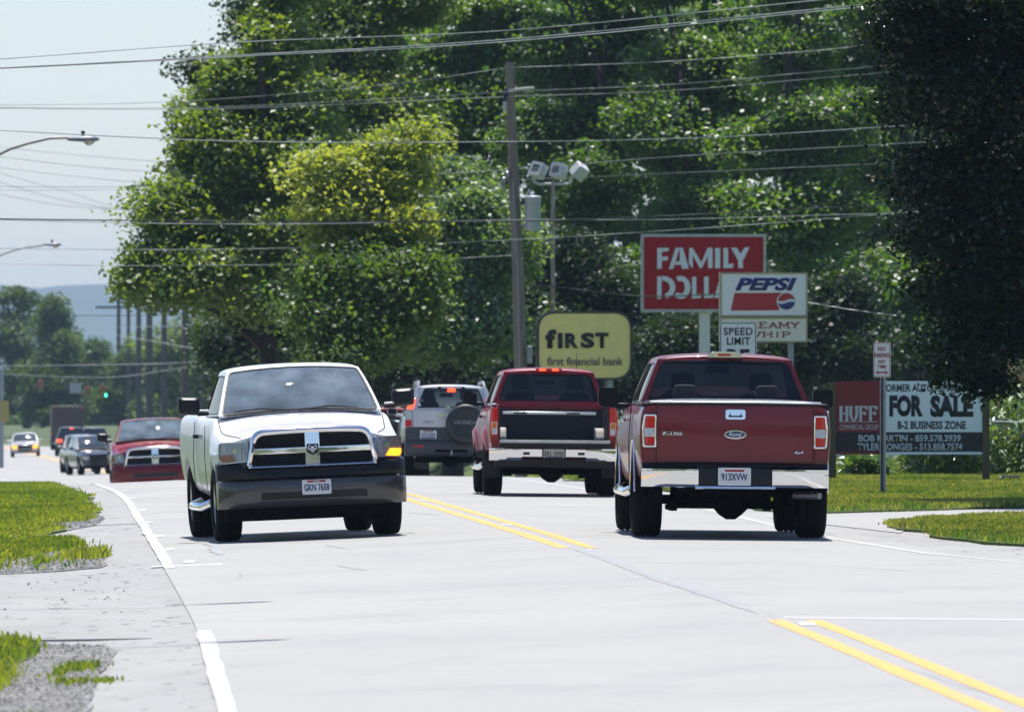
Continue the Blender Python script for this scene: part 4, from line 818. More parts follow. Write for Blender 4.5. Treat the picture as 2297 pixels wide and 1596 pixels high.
# flag by the road
x, y, z0 = place(548, 0, 330, True); t = thing('flag', 'faded red and white flag drooping from a pole above the white pickup', 'flag', (x,y,z0)); k = F/330; zt = EYE + (850-776)/k - z0
MB().tube([(0,0,-.2),(0,0,zt)], .025, 8).build('flag_pole', M['steel'], t)
FL = mat('flag_cloth', (.55,.28,.30), .8, noise=.4, nscale=1.5, ncol=(.6,.52,.52), stretch=(1,1,6))
MB().grid(lambda s, q: (-s*.22 + .04*math.sin(q*9+s*3), .05*math.sin(s*12+q*4), zt-.05-q*.62), 8, 10).build('cloth', FL, t, smooth=60)
# traffic signals on a span wire -----------------------------------------------------
TS = mat('signal_yellow', (.34,.16,.05), .6)
for i, (u_, v_, lb) in enumerate([(91,866,'leftmost of the three distant hanging traffic signals'),(196,880,'middle distant traffic signal above the brown truck'),(230,877,'distant traffic signal with its green lamp lit')]):
    d = 740; x, y, z = U(u_, v_, d); t = thing('traffic_signal', lb, 'traffic signal', (x,y,z), 0, 'traffic signals over the far junction')
    MB().box(-.2,.2,-.15,.15,-.5,.5).build('housing', TS, t, bevel=.03); MB().tube([(0,0,.5),(0,0,.85)], .03, 6).build('hanger', M['steel'], t)
    for j, (zz, mm) in enumerate(((.32,'redlens'),(0,'ambl'),(-.32,None))):
        gm_ = mat('green_lamp', (.02,.4,.22), .3, em=(.05,1,.55), ems=(4.0 if i == 2 else .02)) if mm is None else M[mm]
        xo, yo = (.24, -.1) if (i == 2 and mm is None) else (0, -.16)
        MB().lathe([(-.02,.001),(-.02,.12),(.03,.12)], 14, 'y', (xo,yo,zz)).build('signal_lens', gm_, t)
        MB().lathe([(0,.14),(-.18,.14)], 12, 'y', (xo,yo,zz)).build('visor', TS, t)
x, y, z = U(169, 871, 742); t = thing('hanging_sign', 'pale grey street name sign hanging between the distant signals', 'sign', (x,y,z)); MB().box(-.45,.45,-.02,.02,-.38,.42).build('sign_plate', mat('grey_sign', (.42,.44,.50), .5), t, bevel=.02); MB().tube([(0,0,.42),(0,0,.9)], .03, 6).build('hanger', M['steel'], t)
# left edge pole with a yellow marker
x, y, z0 = place(3, 0, 420, True); t = thing('marker_post', 'pale post with a yellow plate at the left edge of the picture', 'post', (x,y,z0)); kk = F/420; zz = lambda v: EYE + (850-v)/kk - z0
MB().tube([(0,0,-.2),(0,0,zz(830))], .11, 10).build('post', mat('pale_post', (.30,.34,.36), .7), t); MB().box(-.05,.35,-.13,-.11,zz(945),zz(898)).build('yellow_plate', mat('yellow_plate', (.40,.33,.10), .6), t)
# wires -------------------------------------------------------------------------------
WM = mat('wire_metal', (.42,.42,.41), .45, .2); WD_ = mat('cable_black', (.03,.032,.035), .6)
wires = [
 ('topmost thin wire, from the sky at left up to the top edge', [(0,133),(540,95),(1148,68),(1825,2)], 135, 165, .010, 0),
 ('upper of the thick pair of pale wires crossing below the topmost wire', [(0,153),(540,124),(1148,88),(1905,14)], 130, 160, .011, 0),
 ('lower of the thick pair of pale wires crossing below the topmost wire', [(0,154),(540,127),(1148,93),(1905,19)], 130, 161, .011, 0),
 ('thin wire meeting the tip of the wooden pole from the left', [(0,236),(400,228),(850,192),(1140,152)], 215, 205, .008, 0),
 ('thin wire running from the pole tip to the right', [(1148,152),(1500,138),(1850,112),(2000,92)], 205, 200, .008, 0),
 ('wire passing just below the pole tip insulator', [(0,242),(500,240),(1148,206),(1500,190),(1870,158)], 212, 196, .009, 0),
 ('second wire passing below the pole tip insulator', [(0,243),(500,244),(1148,217),(1500,204),(1880,172)], 214, 198, .009, 0),
 ('long pale wire at the height of the upper street lamp', [(0,293),(540,317),(1148,318),(1600,308),(2000,284)], 150, 190, .011, 0),
 ('thin sloping wire just below the upper street lamp', [(0,330),(350,362),(700,378)], 300, 280, .011, 0),
 ('second thin sloping wire below the upper street lamp', [(0,352),(350,386),(800,395)], 290, 270, .012, 0),
 ('third thin sloping wire below the upper street lamp', [(0,376),(350,412),(820,430)], 290, 270, .012, 0),
 ('level faint wire crossing the sky midway between the lamps', [(0,419),(350,418),(700,406),(1150,380),(1500,352),(1950,326)], 230, 200, .009, 0),
 ('faint twin below the level wire midway between the lamps', [(0,427),(350,424),(800,412),(1150,404),(2000,366)], 232, 205, .008, 0),
 ('sagging wire falling steeply toward the maple, topmost', [(0,388),(150,430),(250,462),(340,474)], 420, 480, .017, 0),
 ('sagging wire falling steeply toward the maple, middle', [(0,408),(130,446),(250,468),(340,475)], 420, 480, .017, 0),
 ('sagging wire falling steeply toward the maple, lowest', [(0,436),(150,462),(280,470),(340,476)], 420, 480, .016, 0),
 ('thick dark cable crossing above the lower street lamp', [(0,491),(350,495),(700,497),(1148,496),(1500,484),(2000,458)], 175, 196, .018, 1),
 ('thin line lashed to the thick dark cable', [(0,493),(350,501),(700,502),(1148,493),(1500,492),(2000,478)], 176, 197, .010, 0),
 ('wire at the height of the lower street lamp head', [(0,557),(350,560),(700,555),(1148,538),(1600,510),(2010,478)], 190, 200, .009, 0),
 ('wire passing just above the bank sign pole bracket', [(0,592),(350,596),(800,590),(1160,572)], 210, 204, .008, 0),
 ('low wire over the far trees rising to the wooden pole', [(0,708),(350,706),(640,696),(900,674),(1160,640)], 240, 206, .010, 1),
 ('dark bundled cable running from the pole behind the signs', [(1160,638),(1250,644),(1436,664),(1614,660)], 204, 225, .022, 1),
 ('thin wire leaving the soda sign toward the dark tree', [(1812,678),(1900,693),(2010,708)], 175, 170, .008, 0),
 ('low far wire over the junction, upper', [(0,820),(200,818),(420,812),(560,790)], 420, 330, .018, 0),
 ('low far wire over the junction, lower', [(0,838),(240,846),(400,826),(560,806)], 430, 350, .016, 0),
 ('sagging far cable by the flag', [(410,735),(460,750),(500,772),(560,770),(620,745)], 430, 330, .022, 0),
 ('far pale wire between the distant poles, upper', [(200,742),(265,752),(350,766),(460,786)], 800, 430, .022, 0),
 ('far pale wire between the distant poles, lower', [(265,734),(330,732),(420,728),(520,690)], 800, 400, .022, 0),
 ('span wire carrying the distant traffic signals', [(0,846),(91,852),(196,862),(240,862),(330,846)], 740, 740, .03, 1),
]
def catm(P, n=14):
    P = [np.array(p, float) for p in P]; P = [2*P[0]-P[1]] + P + [2*P[-1]-P[-2]]; out = []
    for i in range(1, len(P)-2):
        for j in range(n): t = j/n; a, b, c, e = P[i-1:i+3]; out.append(.5*((2*b)+(-a+c)*t+(2*a-5*b+4*c-e)*t*t+(-a+3*b-3*c+e)*t**3))
    out.append(P[-2]); return out
for lb, P, d0, d1, r_, dk in wires:
    P = list(P)
    if P[0][0] == 0: sl = (P[1][1]-P[0][1])/(P[1][0]-P[0][0]); P = [(-260, P[0][1]-260*sl - (6 if sl < 0.05 else 14))] + P
    if P[-1][0] > 1820 and lb.find('leaving') < 0: sl = (P[-1][1]-P[-2][1])/(P[-1][0]-P[-2][0]); P.append((2560, P[-1][1]+sl*(2560-P[-1][0])))
    if P[-1][0] == 1825: P.append((2560,-75))
    Q = catm(P); pts = [U(u_, v_, d0 + (d1-d0)*np.clip(u_/2000 if P[-1][0] > 900 else u_/P[-1][0], -.3, 1.3)) for u_, v_ in Q]
    if 'signals' in lb: pts = [(a, 740, c) for a, b, c in pts]
    o = MB().tube(pts, r_*.8, 6).build('overhead_wire', WD_ if dk else WM, smooth=60); tag(o, lb, 'wire', 'overhead wires')
# black drain pipe and the rail wire at the right edge
x, y, z0 = place(2240, 0, 150, True); t = thing('drain_pipe', 'black corrugated pipe end lying in the grass by the right sign post', 'pipe', (x,y,z0+.05))
MB().lathe([(0,.02),(0,.09)] + [(.03+i*.03, .105 if i % 2 else .09) for i in range(10)] + [(.34,.09),(.34,.02)], 18, 'x').build('pipe', M['black'], t)
o = MB().tube([U(2212,944,158), U(2300,946,160), U(2420,948,163)], .014, 6).build('guy_wire', M['white']); tag(o, 'white horizontal cable above the weeds at the right edge', 'cable')
# ------------------------------------------------------------------ vehicles
def prof(w, zb, zs, zh, tuck=.0, crown=None):
    return [(0,zb),(w*.80,zb),(w*.90,zb+.02),(w*(.965-tuck),zb+.12),(w*(.99-tuck*.3),zb+.30),(w,zb+.46),(w*.992,zs-.16),(w*.968,zs-.05),(w*.93,zs-.008),(w*.84,zs+.004),(w*.5,(zh*.85+zs*.15)),(0,zh)]
def loft(st, mt, name, parent, sub=2, cuts=(), smooth=30, flatcap=True):
    vs = []; n = None
    for y, bend, pts in st:
        r = [(x, y - bend*abs(x)**3, z) for x, z in pts]
        l = [(-x, yy, z) for x, yy, z in r[::-1] if x > 1e-6]
        ring = r + l; n = len(ring); vs += ring
    m = len(st); fs = []
    for i in range(m-1):
        for k in range(n): j = (k+1) % n; fs.append((i*n+k, i*n+j, (i+1)*n+j, (i+1)*n+k))
    k = len(st[0][2])                                   # caps as quad strips left-right
    for base in (0, (m-1)*n):
        for i in range(k-1):
            a, b = base+i, base+i+1; c = base + (n-i) % n; d = base + (n-i-1) % n
            f = [a, b]; 
            if d not in f: f.append(d)
            if c not in f: f.append(c)
            if len(f) > 2: fs.append(tuple(f))
    mb = MB(); mb.add(vs, fs); o = mb.build(name, mt, parent, smooth=0)
    if sub: s = o.modifiers.new('s', 'SUBSURF'); s.levels = sub; s.render_levels = sub
    kill = []
    for cme in cuts:
        c = bpy.data.objects.new('c', cme); C.objects.link(c); kill.append(c)
        if parent is not None: c.parent = parent
        b = o.modifiers.new('b', 'BOOLEAN'); b.operation = 'DIFFERENCE'; b.solver = 'EXACT'; b.object = c
    bake(o)
    for c in kill: bpy.data.objects.remove(c)
    o.data.materials.clear(); o.data.materials.append(mt)
    finish(o.data, smooth); return o
def cyl_cut(y, z, r, x0, x1):
    m = MB(); m.lathe([(x0,0.001),(x0,r),(x1,r),(x1,0.001)], 40, 'x', (0,y,z)); return m.mesh('c', None, 0)
def box_cut(*a): m = MB(); m.box(*a); return m.mesh('c', None, 0)

WH = {}
def wheel(root, x, y, r=.39, wdt=.27, rimr=.24, side=1, truck=True, rimmat=None):
    key = (r, wdt, rimr)
    if key not in WH:
        h = wdt/2
        pr = [(-h*.72,rimr),(-h*.97,rimr+.03),(-h,r*.82),(-h*.93,r*.93),(-h*.78,r*.985),(-h*.5,r),(-h*.42,r),(-h*.40,r-.012),(-h*.33,r-.012),(-h*.31,r),(-h*.06,r),(-h*.04,r-.012),(h*.04,r-.012),(h*.06,r),(h*.31,r),(h*.33,r-.012),(h*.40,r-.012),(h*.42,r),(h*.5,r),(h*.78,r*.985),(h*.93,r*.93),(h,r*.82),(h*.97,rimr+.03),(h*.72,rimr)]
        bump = lambda i, k: (-.011 if (k % 3 == 0 and i in (3,4,5,18,19,20)) else 0.0)
        ty = MB().lathe(pr, 72, bump=bump).mesh('tyre', M['rubber'], 40)
        rm = MB(); rm.lathe([(h*.70,rimr),(h*.82,rimr),(h*.80,rimr-.02),(h*.35,rimr-.035),(-h*.7,rimr-.03),(-h*.7,rimr)], 40)
        for k in range(6):
            a = k*math.pi/3; c, s_ = math.cos(a), math.sin(a); q = []
            for rr, ww in ((.04,.045),(rimr-.025,.03)):
                for sg in (-1, 1): q.append((rr*c - sg*ww*s_, rr*s_ + sg*ww*c))
            q = [q[0], q[1], q[3], q[2]]
            rm.prism(q, lambda a_, b_, o: (o, a_, b_), h*.40, h*.66)
        rm.lathe([(h*.72,0.001),(h*.72,.05),(h*.6,.075),(h*.2,.075)], 20)
        rme = rm.mesh('rim', rimmat or M['rim'], 35)
        hb = MB().lathe([(h*.3,.001),(h*.3,rimr-.04),(-h*.6,rimr-.04),(-h*.6,.001)], 24).mesh('brake_drum', M['under'], 35)
        WH[key] = (ty, rme, hb)
    e = empty('wheel', root, (side*x, y, r))
    for nm, me in zip(('tyre','rim','brake_drum'), WH[key]):
        o = bpy.data.objects.new(nm, me); link(o, e)
        if side < 0: o.rotation_euler = (0,0,math.pi)
    return e

def patch(A, B, Cc, D, bul=0.0, out=(0,1,0), vb=0.0):
    A, B, Cc, D = map(Vector, (A, B, Cc, D)); nrm = (B-A).cross(D-A).normalized(); ov = Vector(out)
    if nrm.dot(ov) < 0: nrm = -nrm
    def f(s, t, o=0.0):
        p = (A*(1-s) + B*s)*(1-t) + (D*(1-s) + Cc*s)*t
        return tuple(p + nrm*(o + bul*4*s*(1-s)*(1 - .35*(2*t-1)**2) + vb*4*t*(1-t)))
    return f
def loopst(s0, s1, t0, t1, rs, rt, nc=4, ne=6):
    out = []; q = [((s0,t0),(rs,rt)), ((s1,t0),(-rs,rt)), ((s1,t1),(-rs,-rt)), ((s0,t1),(rs,-rt))]; arcs = []
    for i, ((s, t), (a, b)) in enumerate(q):
        pts = []
        for k in range(nc+1):
            th = k/nc*math.pi/2
            if i % 2: pts.append((s + a*(1-math.sin(th)), t + b*(1-math.cos(th))))
            else: pts.append((s + a*(1-math.cos(th)), t + b*(1-math.sin(th))))
        arcs.append(pts)
    for i in range(4):
        out += arcs[i]; a, b = arcs[i][-1], arcs[(i+1) % 4][0]
        out += [(a[0]+(b[0]-a[0])*k/ne, a[1]+(b[1]-a[1])*k/ne) for k in range(1, ne)]
    return out
def pane(root, frame, mp, hole, rad, names, gm, th=.03, gasket=.012, edge=(0,1,0,1)):
    """a body panel with a rounded window: ring of bodywork, rubber gasket, glass"""
    lo = loopst(*edge, .004, .004); li = loopst(*hole, *rad)
    frame.ring(lo, li, mp, -th, 0.0)
    s0,s1,t0,t1 = hole; A = Vector(mp(s0,t0)); W = (Vector(mp(s1,t0))-A).length; H = (Vector(mp(s0,t1))-A).length
    gs, gt = gasket/W*(s1-s0), gasket/H*(t1-t0)
    l2 = loopst(s0+gs, s1-gs, t0+gt, t1-gt, max(rad[0]-gs*.5,.003), max(rad[1]-gt*.5,.003))
    l0 = loopst(s0-gs*.4, s1+gs*.4, t0-gt*.4, t1+gt*.4, *rad)
    MB().ring(l0, l2, mp, -.012, .003).build('window_seal', M['black'], root)
    return MB().plate(l2, mp, -.012, -.006, rings=5, back=False).build(names, gm, root)
def greenhouse(root, bm, gm, yfb, yft, yrt, yrb, wbf, wtf, wbr, wtr, zf, zr, zt, ztr=None, splits=((0,1),), gmr=None, gms=None, bulf=.05, bulr=.03, crown=.045, fh=(.035,.965,.03,.93), rh=(.06,.94,.06,.93), rr=(.05,.09), side_lo=.05, side_w=None, rwin='rear_window', side_t0=.04):
    ztr = ztr or zt; gmr = gmr or gm; gms = gms or gm; fr = MB()
    if fh: pane(root, fr, patch((wbf,yfb,zf),(-wbf,yfb,zf),(-wtf,yft,zt),(wtf,yft,zt), bulf, (0,1,.5), .03), fh, (.03,.06), 'windshield', gm)
    if rh: pane(root, fr, patch((-wbr,yrb,zr),(wbr,yrb,zr),(wtr,yrt,ztr),(-wtr,yrt,ztr), bulr, (0,-1,.1)), rh, rr, rwin, gmr)
    for sg in (1, -1):
        f = patch((sg*wbf,yfb,zf),(sg*wbr,yrb,zr),(sg*wtr,yrt,ztr),(sg*wtf,yft,zt), .02, (sg,0,.1))
        for k, (a, b) in enumerate(splits):
            m = .03 if len(splits) > 1 else .05
            a0 = a + (.07 if k == 0 else .02); b0 = b - (.06 if k == len(splits)-1 else .02)
            pane(root, fr, f, (a0, b0, side_t0, .90), (.03,.12), 'side_window', gms, edge=(a, b, 0, 1))
    fr.build('cab_frame', bm, root, smooth=40)
    L = yft - yrt; rf = []
    for k, (t, sx, dz) in enumerate(((0.0,.96,-.035),(.04,.985,-.012),(.15,1,0),(.5,1.0,.008),(.85,1,0),(.96,.985,-.012),(1.0,.96,-.035))):
        y = yft + .03 - t*(L + .05); ww = (wtf + (wtr-wtf)*t + .015)*sx; z = zt + (ztr-zt)*t + dz
        rf.append((y, .03 if t < .5 else -.03, [(0,z-.02),(ww-.05,z-.02),(ww-.005,z-.018),(ww,z),(ww-.035,z+.022),(ww*.75,z+.022+crown*.55),(ww*.4,z+.022+crown*.9),(0,z+.022+crown)]))
    loft(rf, bm, 'roof', root, sub=1, smooth=50)
def plate_no(root, mp, cx, cz, num, ink, top=None, topmat=None, strip=None, w=.305, h=.152, frame=None, o=.0):
    p = MB().plate(rpoly([(cx-w/2,cz-h/2),(cx+w/2,cz-h/2),(cx+w/2,cz+h/2),(cx-w/2,cz+h/2)], .012), mp, o, o+.006).build('number_plate', M['platew'], root)
    if frame: MB().ring(rpoly([(cx-w/2-.012,cz-h/2-.012),(cx+w/2+.012,cz-h/2-.012),(cx+w/2+.012,cz+h/2+.012),(cx-w/2-.012,cz+h/2+.012)], .014), rpoly([(cx-w/2+.006,cz-h/2+.006),(cx+w/2-.006,cz-h/2+.006),(cx+w/2-.006,cz+h/2-.006),(cx-w/2+.006,cz+h/2-.006)], .01), mp, o, o+.012).build('plate_frame', frame, p)
    text(num, w*.86, h*.48, ink, p, mp, cx, cz-.004, 'registration', bold=.018, o=o+.008, ext=.002)
    if topmat:
        MB().plate(rpoly([(cx-w*.3,cz+h*.32),(cx+w*.3,cz+h*.32),(cx+w*.34,cz+h*.46),(cx-w*.34,cz+h*.46)], .004), mp, o+.006, o+.0075, rings=2).build('plate_band', topmat, p)
    if top: text(top, w*.24, h*.12, M['white'] if topmat else ink, p, mp, cx, cz+h*.39, 'state_name', bold=.01, o=o+.0095, ext=.001)
    if strip:
        MB().plate(rpoly([(cx-w*.42,cz-h*.46),(cx+w*.42,cz-h*.46),(cx+w*.42,cz-h*.32),(cx-w*.42,cz-h*.32)], .004), mp, o+.006, o+.0075, rings=2).build('plate_strip', strip, p)
    return p
def mirror(root, sg, x, y, z, w=.2, h=.23, d=.14, arm=.2, mt=None, facing=1, chrome=False):
    mt = mt or M['black']
    L = rpoly([(x-w/2,z-h/2),(x+w/2,z-h/2+.015),(x+w/2,z+h/2),(x-w/2,z+h/2-.01)], .04)
    mp = lambda a, b, o: (sg*a*(1.0), y + o*1.0, b)
    e = empty('wing_mirror', root)
    m = MB(); c = (x, z)
    q = lambda k: [(c[0]+(a-c[0])*k, c[1]+(b-c[1])*k) for a, b in L]
    m.ring(q(1), q(.9), mp, -d*.5, -d*.5-.002)
    for a, b, ka, kb in ((-d*.5, 0, 1, 1.0), (0, d*.32, 1.0, .93), (d*.32, d*.5, .93, .7)):
        n = len(L); la, lb = q(ka), q(kb)
        m.add([mp(p[0],p[1],a) for p in la] + [mp(p[0],p[1],b) for p in lb], [(i,(i+1) % n, n+(i+1) % n, n+i) for i in range(n)])
    m.add([mp(p[0],p[1],d*.5) for p in q(.7)], [tuple(range(len(L)))])
    m.build('mirror_shell', mt, e, smooth=50)
    MB().plate(q(.9), mp, -d*.40, -d*.42, rings=2).build('mirror_glass', M['mirror'], e)
    a = MB(); a.sweep([(-.035,-.05),(.035,-.045),(.04,.0),(-.03,.005)], [x-w/2-arm, x-w/2-arm*.4, x-w/2+.03], lambda X, yy, zz: (sg*X, y+yy, z-h*.30+zz)); a.build('mirror_arm', mt, e, bevel=.01)
    if chrome:
        b = MB(); b.tube([(sg*(x-w/2-arm), y+.05, z-h*.28), (sg*(x-w/2+.02), y+.05, z-h*.26)], .012, 8); b.build('mirror_trim', M['alu'], e)
def seat(root, x, y, z, tall=.62, hr=True):
    m = MB(); m.plate(rpoly([(x-.24,z),(x+.24,z),(x+.20,z+tall*.72),(x-.20,z+tall*.72)], .07), lambda a,b,o: (a, y+o-(b-z)*.2, b), -.06, .06, rings=3)
    s = m.build('seat', M['seat'], root, bevel=.02, smooth=50)
    if hr: MB().plate(rpoly([(x-.125,z+tall*.78),(x+.125,z+tall*.78),(x+.11,z+tall*1.08),(x-.11,z+tall*1.08)], .05), lambda a,b,o: (a, y+o-(b-z)*.2, b), -.045, .045, rings=3).build('headrest', M['seat'], s, bevel=.02, smooth=50)
def steering(root, x, y, z, r=.19):
    m = MB(); P = [(x + r*math.cos(a), y - .06*math.sin(a), z + r*.85*math.sin(a)) for a in [k*2*math.pi/24 for k in range(25)]]
    m.tube(P, .016, 8, cap=False); m.tube([(x-r,y,z),(x,y+.02,z-.01),(x+r,y,z)], .02, 6); m.build('steering_wheel', M['dash'], root)
def rearview(root, y, z): MB().plate(rpoly([(-.13,z-.035),(.13,z-.035),(.12,z+.035),(-.12,z+.035)], .03), lambda a,b,o: (a, y+o, b), -.015, .015, rings=2).build('rear_view_mirror', M['ink'], root)

def gapline(root, pts, r=.004): MB().tube(pts, r, 5).build('panel_gap', M['ink'], root)
def handle(root, sg, x, y, z, mt=None): MB().box(min(sg*(x-.01),sg*(x+.035)), max(sg*(x-.01),sg*(x+.035)), y-.10, y+.10, z-.02, z+.025).build('door_handle', mt or M['black'], root, bevel=.012)
def dogbone(root, r, yf, yr, x=.62, gm=.33):
    """frame rails, axles, differential, exhaust"""
    m = MB()
    for s in (-1, 1): m.box(s*.42-.04, s*.42+.04, yr-.9, yf+.5, .46, .58)
    m.tube([(-x,yr,gm),(x,yr,gm)], .045, 10); m.lathe([(-.17,.04),(-.12,.10),(-.04,.15),(.05,.15),(.12,.10),(.18,.04)], 16, 'x', (.02,yr,gm))
    m.tube([(-x,yf,gm),(x,yf,gm)], .05, 8); m.box(-.4,.4,yf-.7,yf+.4,.36,.50)
    for s in (-1, 1):
        m.box(s*.58-.035, s*.58+.035, yr-.55, yr+.6, gm-.06, gm-.01); m.tube([(s*.60,yr-.08,gm-.02),(s*.52,yr-.05,.62)], .028, 8)
        m.box(s*.60-.04, s*.60+.04, yf-.1, yf+.1, gm-.11, gm+.1)
    m.tube([(.30,yf-1.0,.40),(.34,yr+.3,.42),(.55,yr-.5,.47),(.80,yr-.95,.47)], .035, 10)
    m.box(-.3,.3,yr-1.0,yr-.85,.44,.52); m.box(-.9,.9,yr-.5,yf-.45,.50,.60)
    m.build('underbody', M['under'], root, smooth=40)

# ---- the white pickup, seen from the front -----------------------------------------------------------------------------------
def pickup_front_body(root, bm, L=5.30, zhood=1.17, cowl=1.335, cut_r=.47, yf=1.68, yr=-1.38, quad=False, belt=1.30):
    h = L/2; yw = 1.42
    st = [(h-.14,.20,prof(.93,.52,1.03,zhood-.035)), (h-.22,.20,prof(.975,.50,1.05,zhood)), (h-.55,.14,prof(1.0,.46,1.09,zhood+.035)),
          (h-.95,.05,prof(1.008,.45,1.13,zhood+.07)), (yw+.12,0,prof(.985,.44,1.20,cowl-.03)), (yw-.02,0,prof(.975,.44,belt-.02,cowl)), (yw-.2,0,prof(.975,.44,belt,belt+.02))]
    ycab = -1.25 if quad else -.40
    st += [(ycab+.3,0,prof(.98,.44,belt,belt+.02)), (ycab,0,prof(.98,.44,belt,belt)), (ycab-.03,0,prof(.965,.46,belt,belt)), (ycab-.07,0,prof(.99,.46,belt+.04,belt+.04)), (-h+.9,0,prof(1.005,.48,belt+.04,belt+.04)), (-h+.12,0,prof(.985,.50,belt+.03,belt+.03)), (-h+.03,0,prof(.96,.54,belt,belt))]
    cuts = [cyl_cut(yf,.42,cut_r,-1.3,1.3), cyl_cut(yr,.42,cut_r,-1.3,1.3), box_cut(-.72,.72,-h+.12,ycab-.14,.80,2)]
    o = loft(st, bm, 'body', root, 2, cuts); return o, ycab
def front_wheels(root, yf, yr, r, wd, xf=.84):
    for y in (yf, yr):
        for s in (1, -1): wheel(root, xf, y, r, wd, .235, s)

def ram(name, label, loc, rz, bm, bump_m, group=None, new=True, person=True):
    L = 5.30; h = L/2; root = thing(name, label, 'pickup truck', loc, rz, group)
    yf, yr = 1.68, -1.38
    body, ycab = pickup_front_body(root, bm, L, yf=yf, yr=yr, quad=not new)
    greenhouse(root, bm, M['g_ram'], 1.43, .76, ycab+.12, ycab+.02, .86, .70, .86, .69, 1.315, 1.30, 1.775, gms=M['g_mid'], gmr=M['g_mid'], bulf=.075, fh=(.02,.98,.0,.965), rh=(.1,.9,.1,.9), splits=((0,1),) if new else ((0,.5),(.5,1)))
    yf3 = lambda x: h - .03 - .20*abs(x)**3
    mp = lambda a, z, o: (-a, yf3(a) + o - .10*max(0, z-.95)**1.0*.6, z)
    # grille
    lo = rpoly([(-.70,.745),(.70,.745),(.615,1.155),(.3,1.172),(0,1.176),(-.3,1.172),(-.615,1.155)], [.05,.05,.12,.3,.3,.3,.12])
    li = rpoly([(-.645,.79),(.645,.79),(.575,1.098),(.3,1.112),(0,1.115),(-.3,1.112),(-.575,1.098)], [.035,.035,.09,.3,.3,.3,.09])
    MB().ring(lo, li, mp, -.06, .035, mid=.018).build('grille_surround', M['chrome'], root, smooth=60)
    MB().plate(rpoly([(-.64,.79),(.64,.79),(.57,1.10),(-.57,1.10)], .06), mp, -.09, -.055).build('grille_backing', M['ink'], root)
    MB().ring(rpoly([(-.075,.785),(.075,.785),(.075,1.118),(-.075,1.118)], .01), rpoly([(-.04,.80),(.04,.80),(.04,1.10),(-.04,1.10)], .01), mp, -.03, .035).plate(rpoly([(-.045,.795),(.045,.795),(.045,1.105),(-.045,1.105)], .01), mp, .0, .028).build('grille_centre_bar', M['chrome'], root, smooth=50)
    if new:
        for sg in (-1, 1):
            q = [(sg*.07,.905),(sg*.62,.905),(sg*.605,.962),(sg*.07,.962)]
            MB().plate(rpoly(q, .008), mp, -.03, .022).build('grille_bar', M['chrome'], root, smooth=50)
    else:
        for sg in (-1, 1): MB().plate(rpoly([(sg*.07,.93),(sg*.61,.93),(sg*.60,.962),(sg*.07,.962)], .008), mp, -.03, .022).build('grille_bar', M['chrome'], root, smooth=50)
    for sg in (-1, 1):
        for z0, z1 in ((.80,.895),(.972,1.095)):
            m = MB(); nx = 15; nz = 4; X = lambda i: sg*(.085 + (.52 if z0 < .9 else .475)*i/nx); Zz = lambda j: z0 + (z1-z0)*j/nz
            for i in range(nx):
                for j in range(nz):
                    for a, b in (((X(i),Zz(j)),(X(i+1),Zz(j+1))), ((X(i+1),Zz(j)),(X(i),Zz(j+1)))):
                        m.tube([mp(*a,-.02), mp(*b,-.02)], .0035, 4, cap=False)
            m.build('grille_mesh', M['black'], root, smooth=0, kind='stuff')
    # head emblem: a shield with a horned head
    sh = MB().plate(rpoly([(0,.872),(.062,.905),(.066,.998),(-.066,.998),(-.062,.905)], .012), mp, .028, .046).build('badge', M['ink'], root)
    MB().ring(rpoly([(0,.866),(.068,.902),(.072,1.004),(-.072,1.004),(-.068,.902)], .012), rpoly([(0,.875),(.06,.907),(.063,.995),(-.063,.995),(-.06,.907)], .012), mp, .03, .052).build('badge_rim', M['chrome'], sh)
    hd = MB(); hd.plate(rpoly([(0,.893),(.02,.915),(.017,.965),(-.017,.965),(-.02,.915)], .006), mp, .046, .056)
    for sg in (-1, 1): hd.tube([mp(sg*(.018+.026*math.sin(t)), .958 - .022*math.cos(t)+.0, .055) for t in [k*math.pi/7-.6 for k in range(9)]], .007, 6)
    hd.build('badge_emblem', M['chrome'], sh)
    # lamps
    for sg in (-1, 1):
        lp = [(sg*.665,.835),(sg*.93,.815),(sg*.965,.87),(sg*.955,1.04),(sg*.66,1.045)] if new else [(sg*.69,.84),(sg*.97,.84),(sg*.985,.90),(sg*.97,1.03),(sg*.70,1.02)]
        m2 = lambda a, z, o: (-a, h - .055 - .20*abs(a)**3 + o - .06*(z-.85) - .08*max(0, abs(a)-.8), z)
        hs = MB().plate(rpoly(lp, .03), m2, -.12, .0).build('headlight', M['lamp'], root)
        MB().ring(rpoly(lp, .03), rpoly([(a*.985 + sg*.012, b + (.012 if b < .95 else -.012)) for a, b in lp], .02), m2, -.02, .018).build('lamp_bezel', M['alu'], hs)
        MB().plate(rpoly([(sg*.70,.855),(sg*.88,.855),(sg*.90,1.02),(sg*.70,1.02)], .06), m2, -.02, .006).build('reflector', M['lamp'], hs)
        bl = MB(); bl.lathe([(0,.001),(.0,.028),(-.03,.034)], 14, 'y', m2(sg*.80,.95,.03)); bl.build('bulb_shield', M['chrome'], hs)
        lit = new and sg > 0
        am = [(sg*.78,.835),(sg*.945,.828),(sg*.955,.905),(sg*.83,.915)] if new else [(sg*.90,.86),(sg*.965,.86),(sg*.965,1.0),(sg*.91,1.0)]
        MB().plate(rpoly(am, .015), m2, -.01, .014).build('indicator', M['amblit'] if lit else M['ambl'], hs, label='lit amber indicator' if lit else None)
        MB().plate(rpoly(lp, .03), m2, .017, .020, back=False).build('lens', M['clens'], hs)
    # bumpers
    xs = np.linspace(-1.0, 1.0, 33)
    wrap = lambda off, x0=1.0: (lambda x, y, z: (x*x0, h + off - .16*abs(x)**3 - .30*max(0, abs(x)-.88)**1*2.2 + y, z))
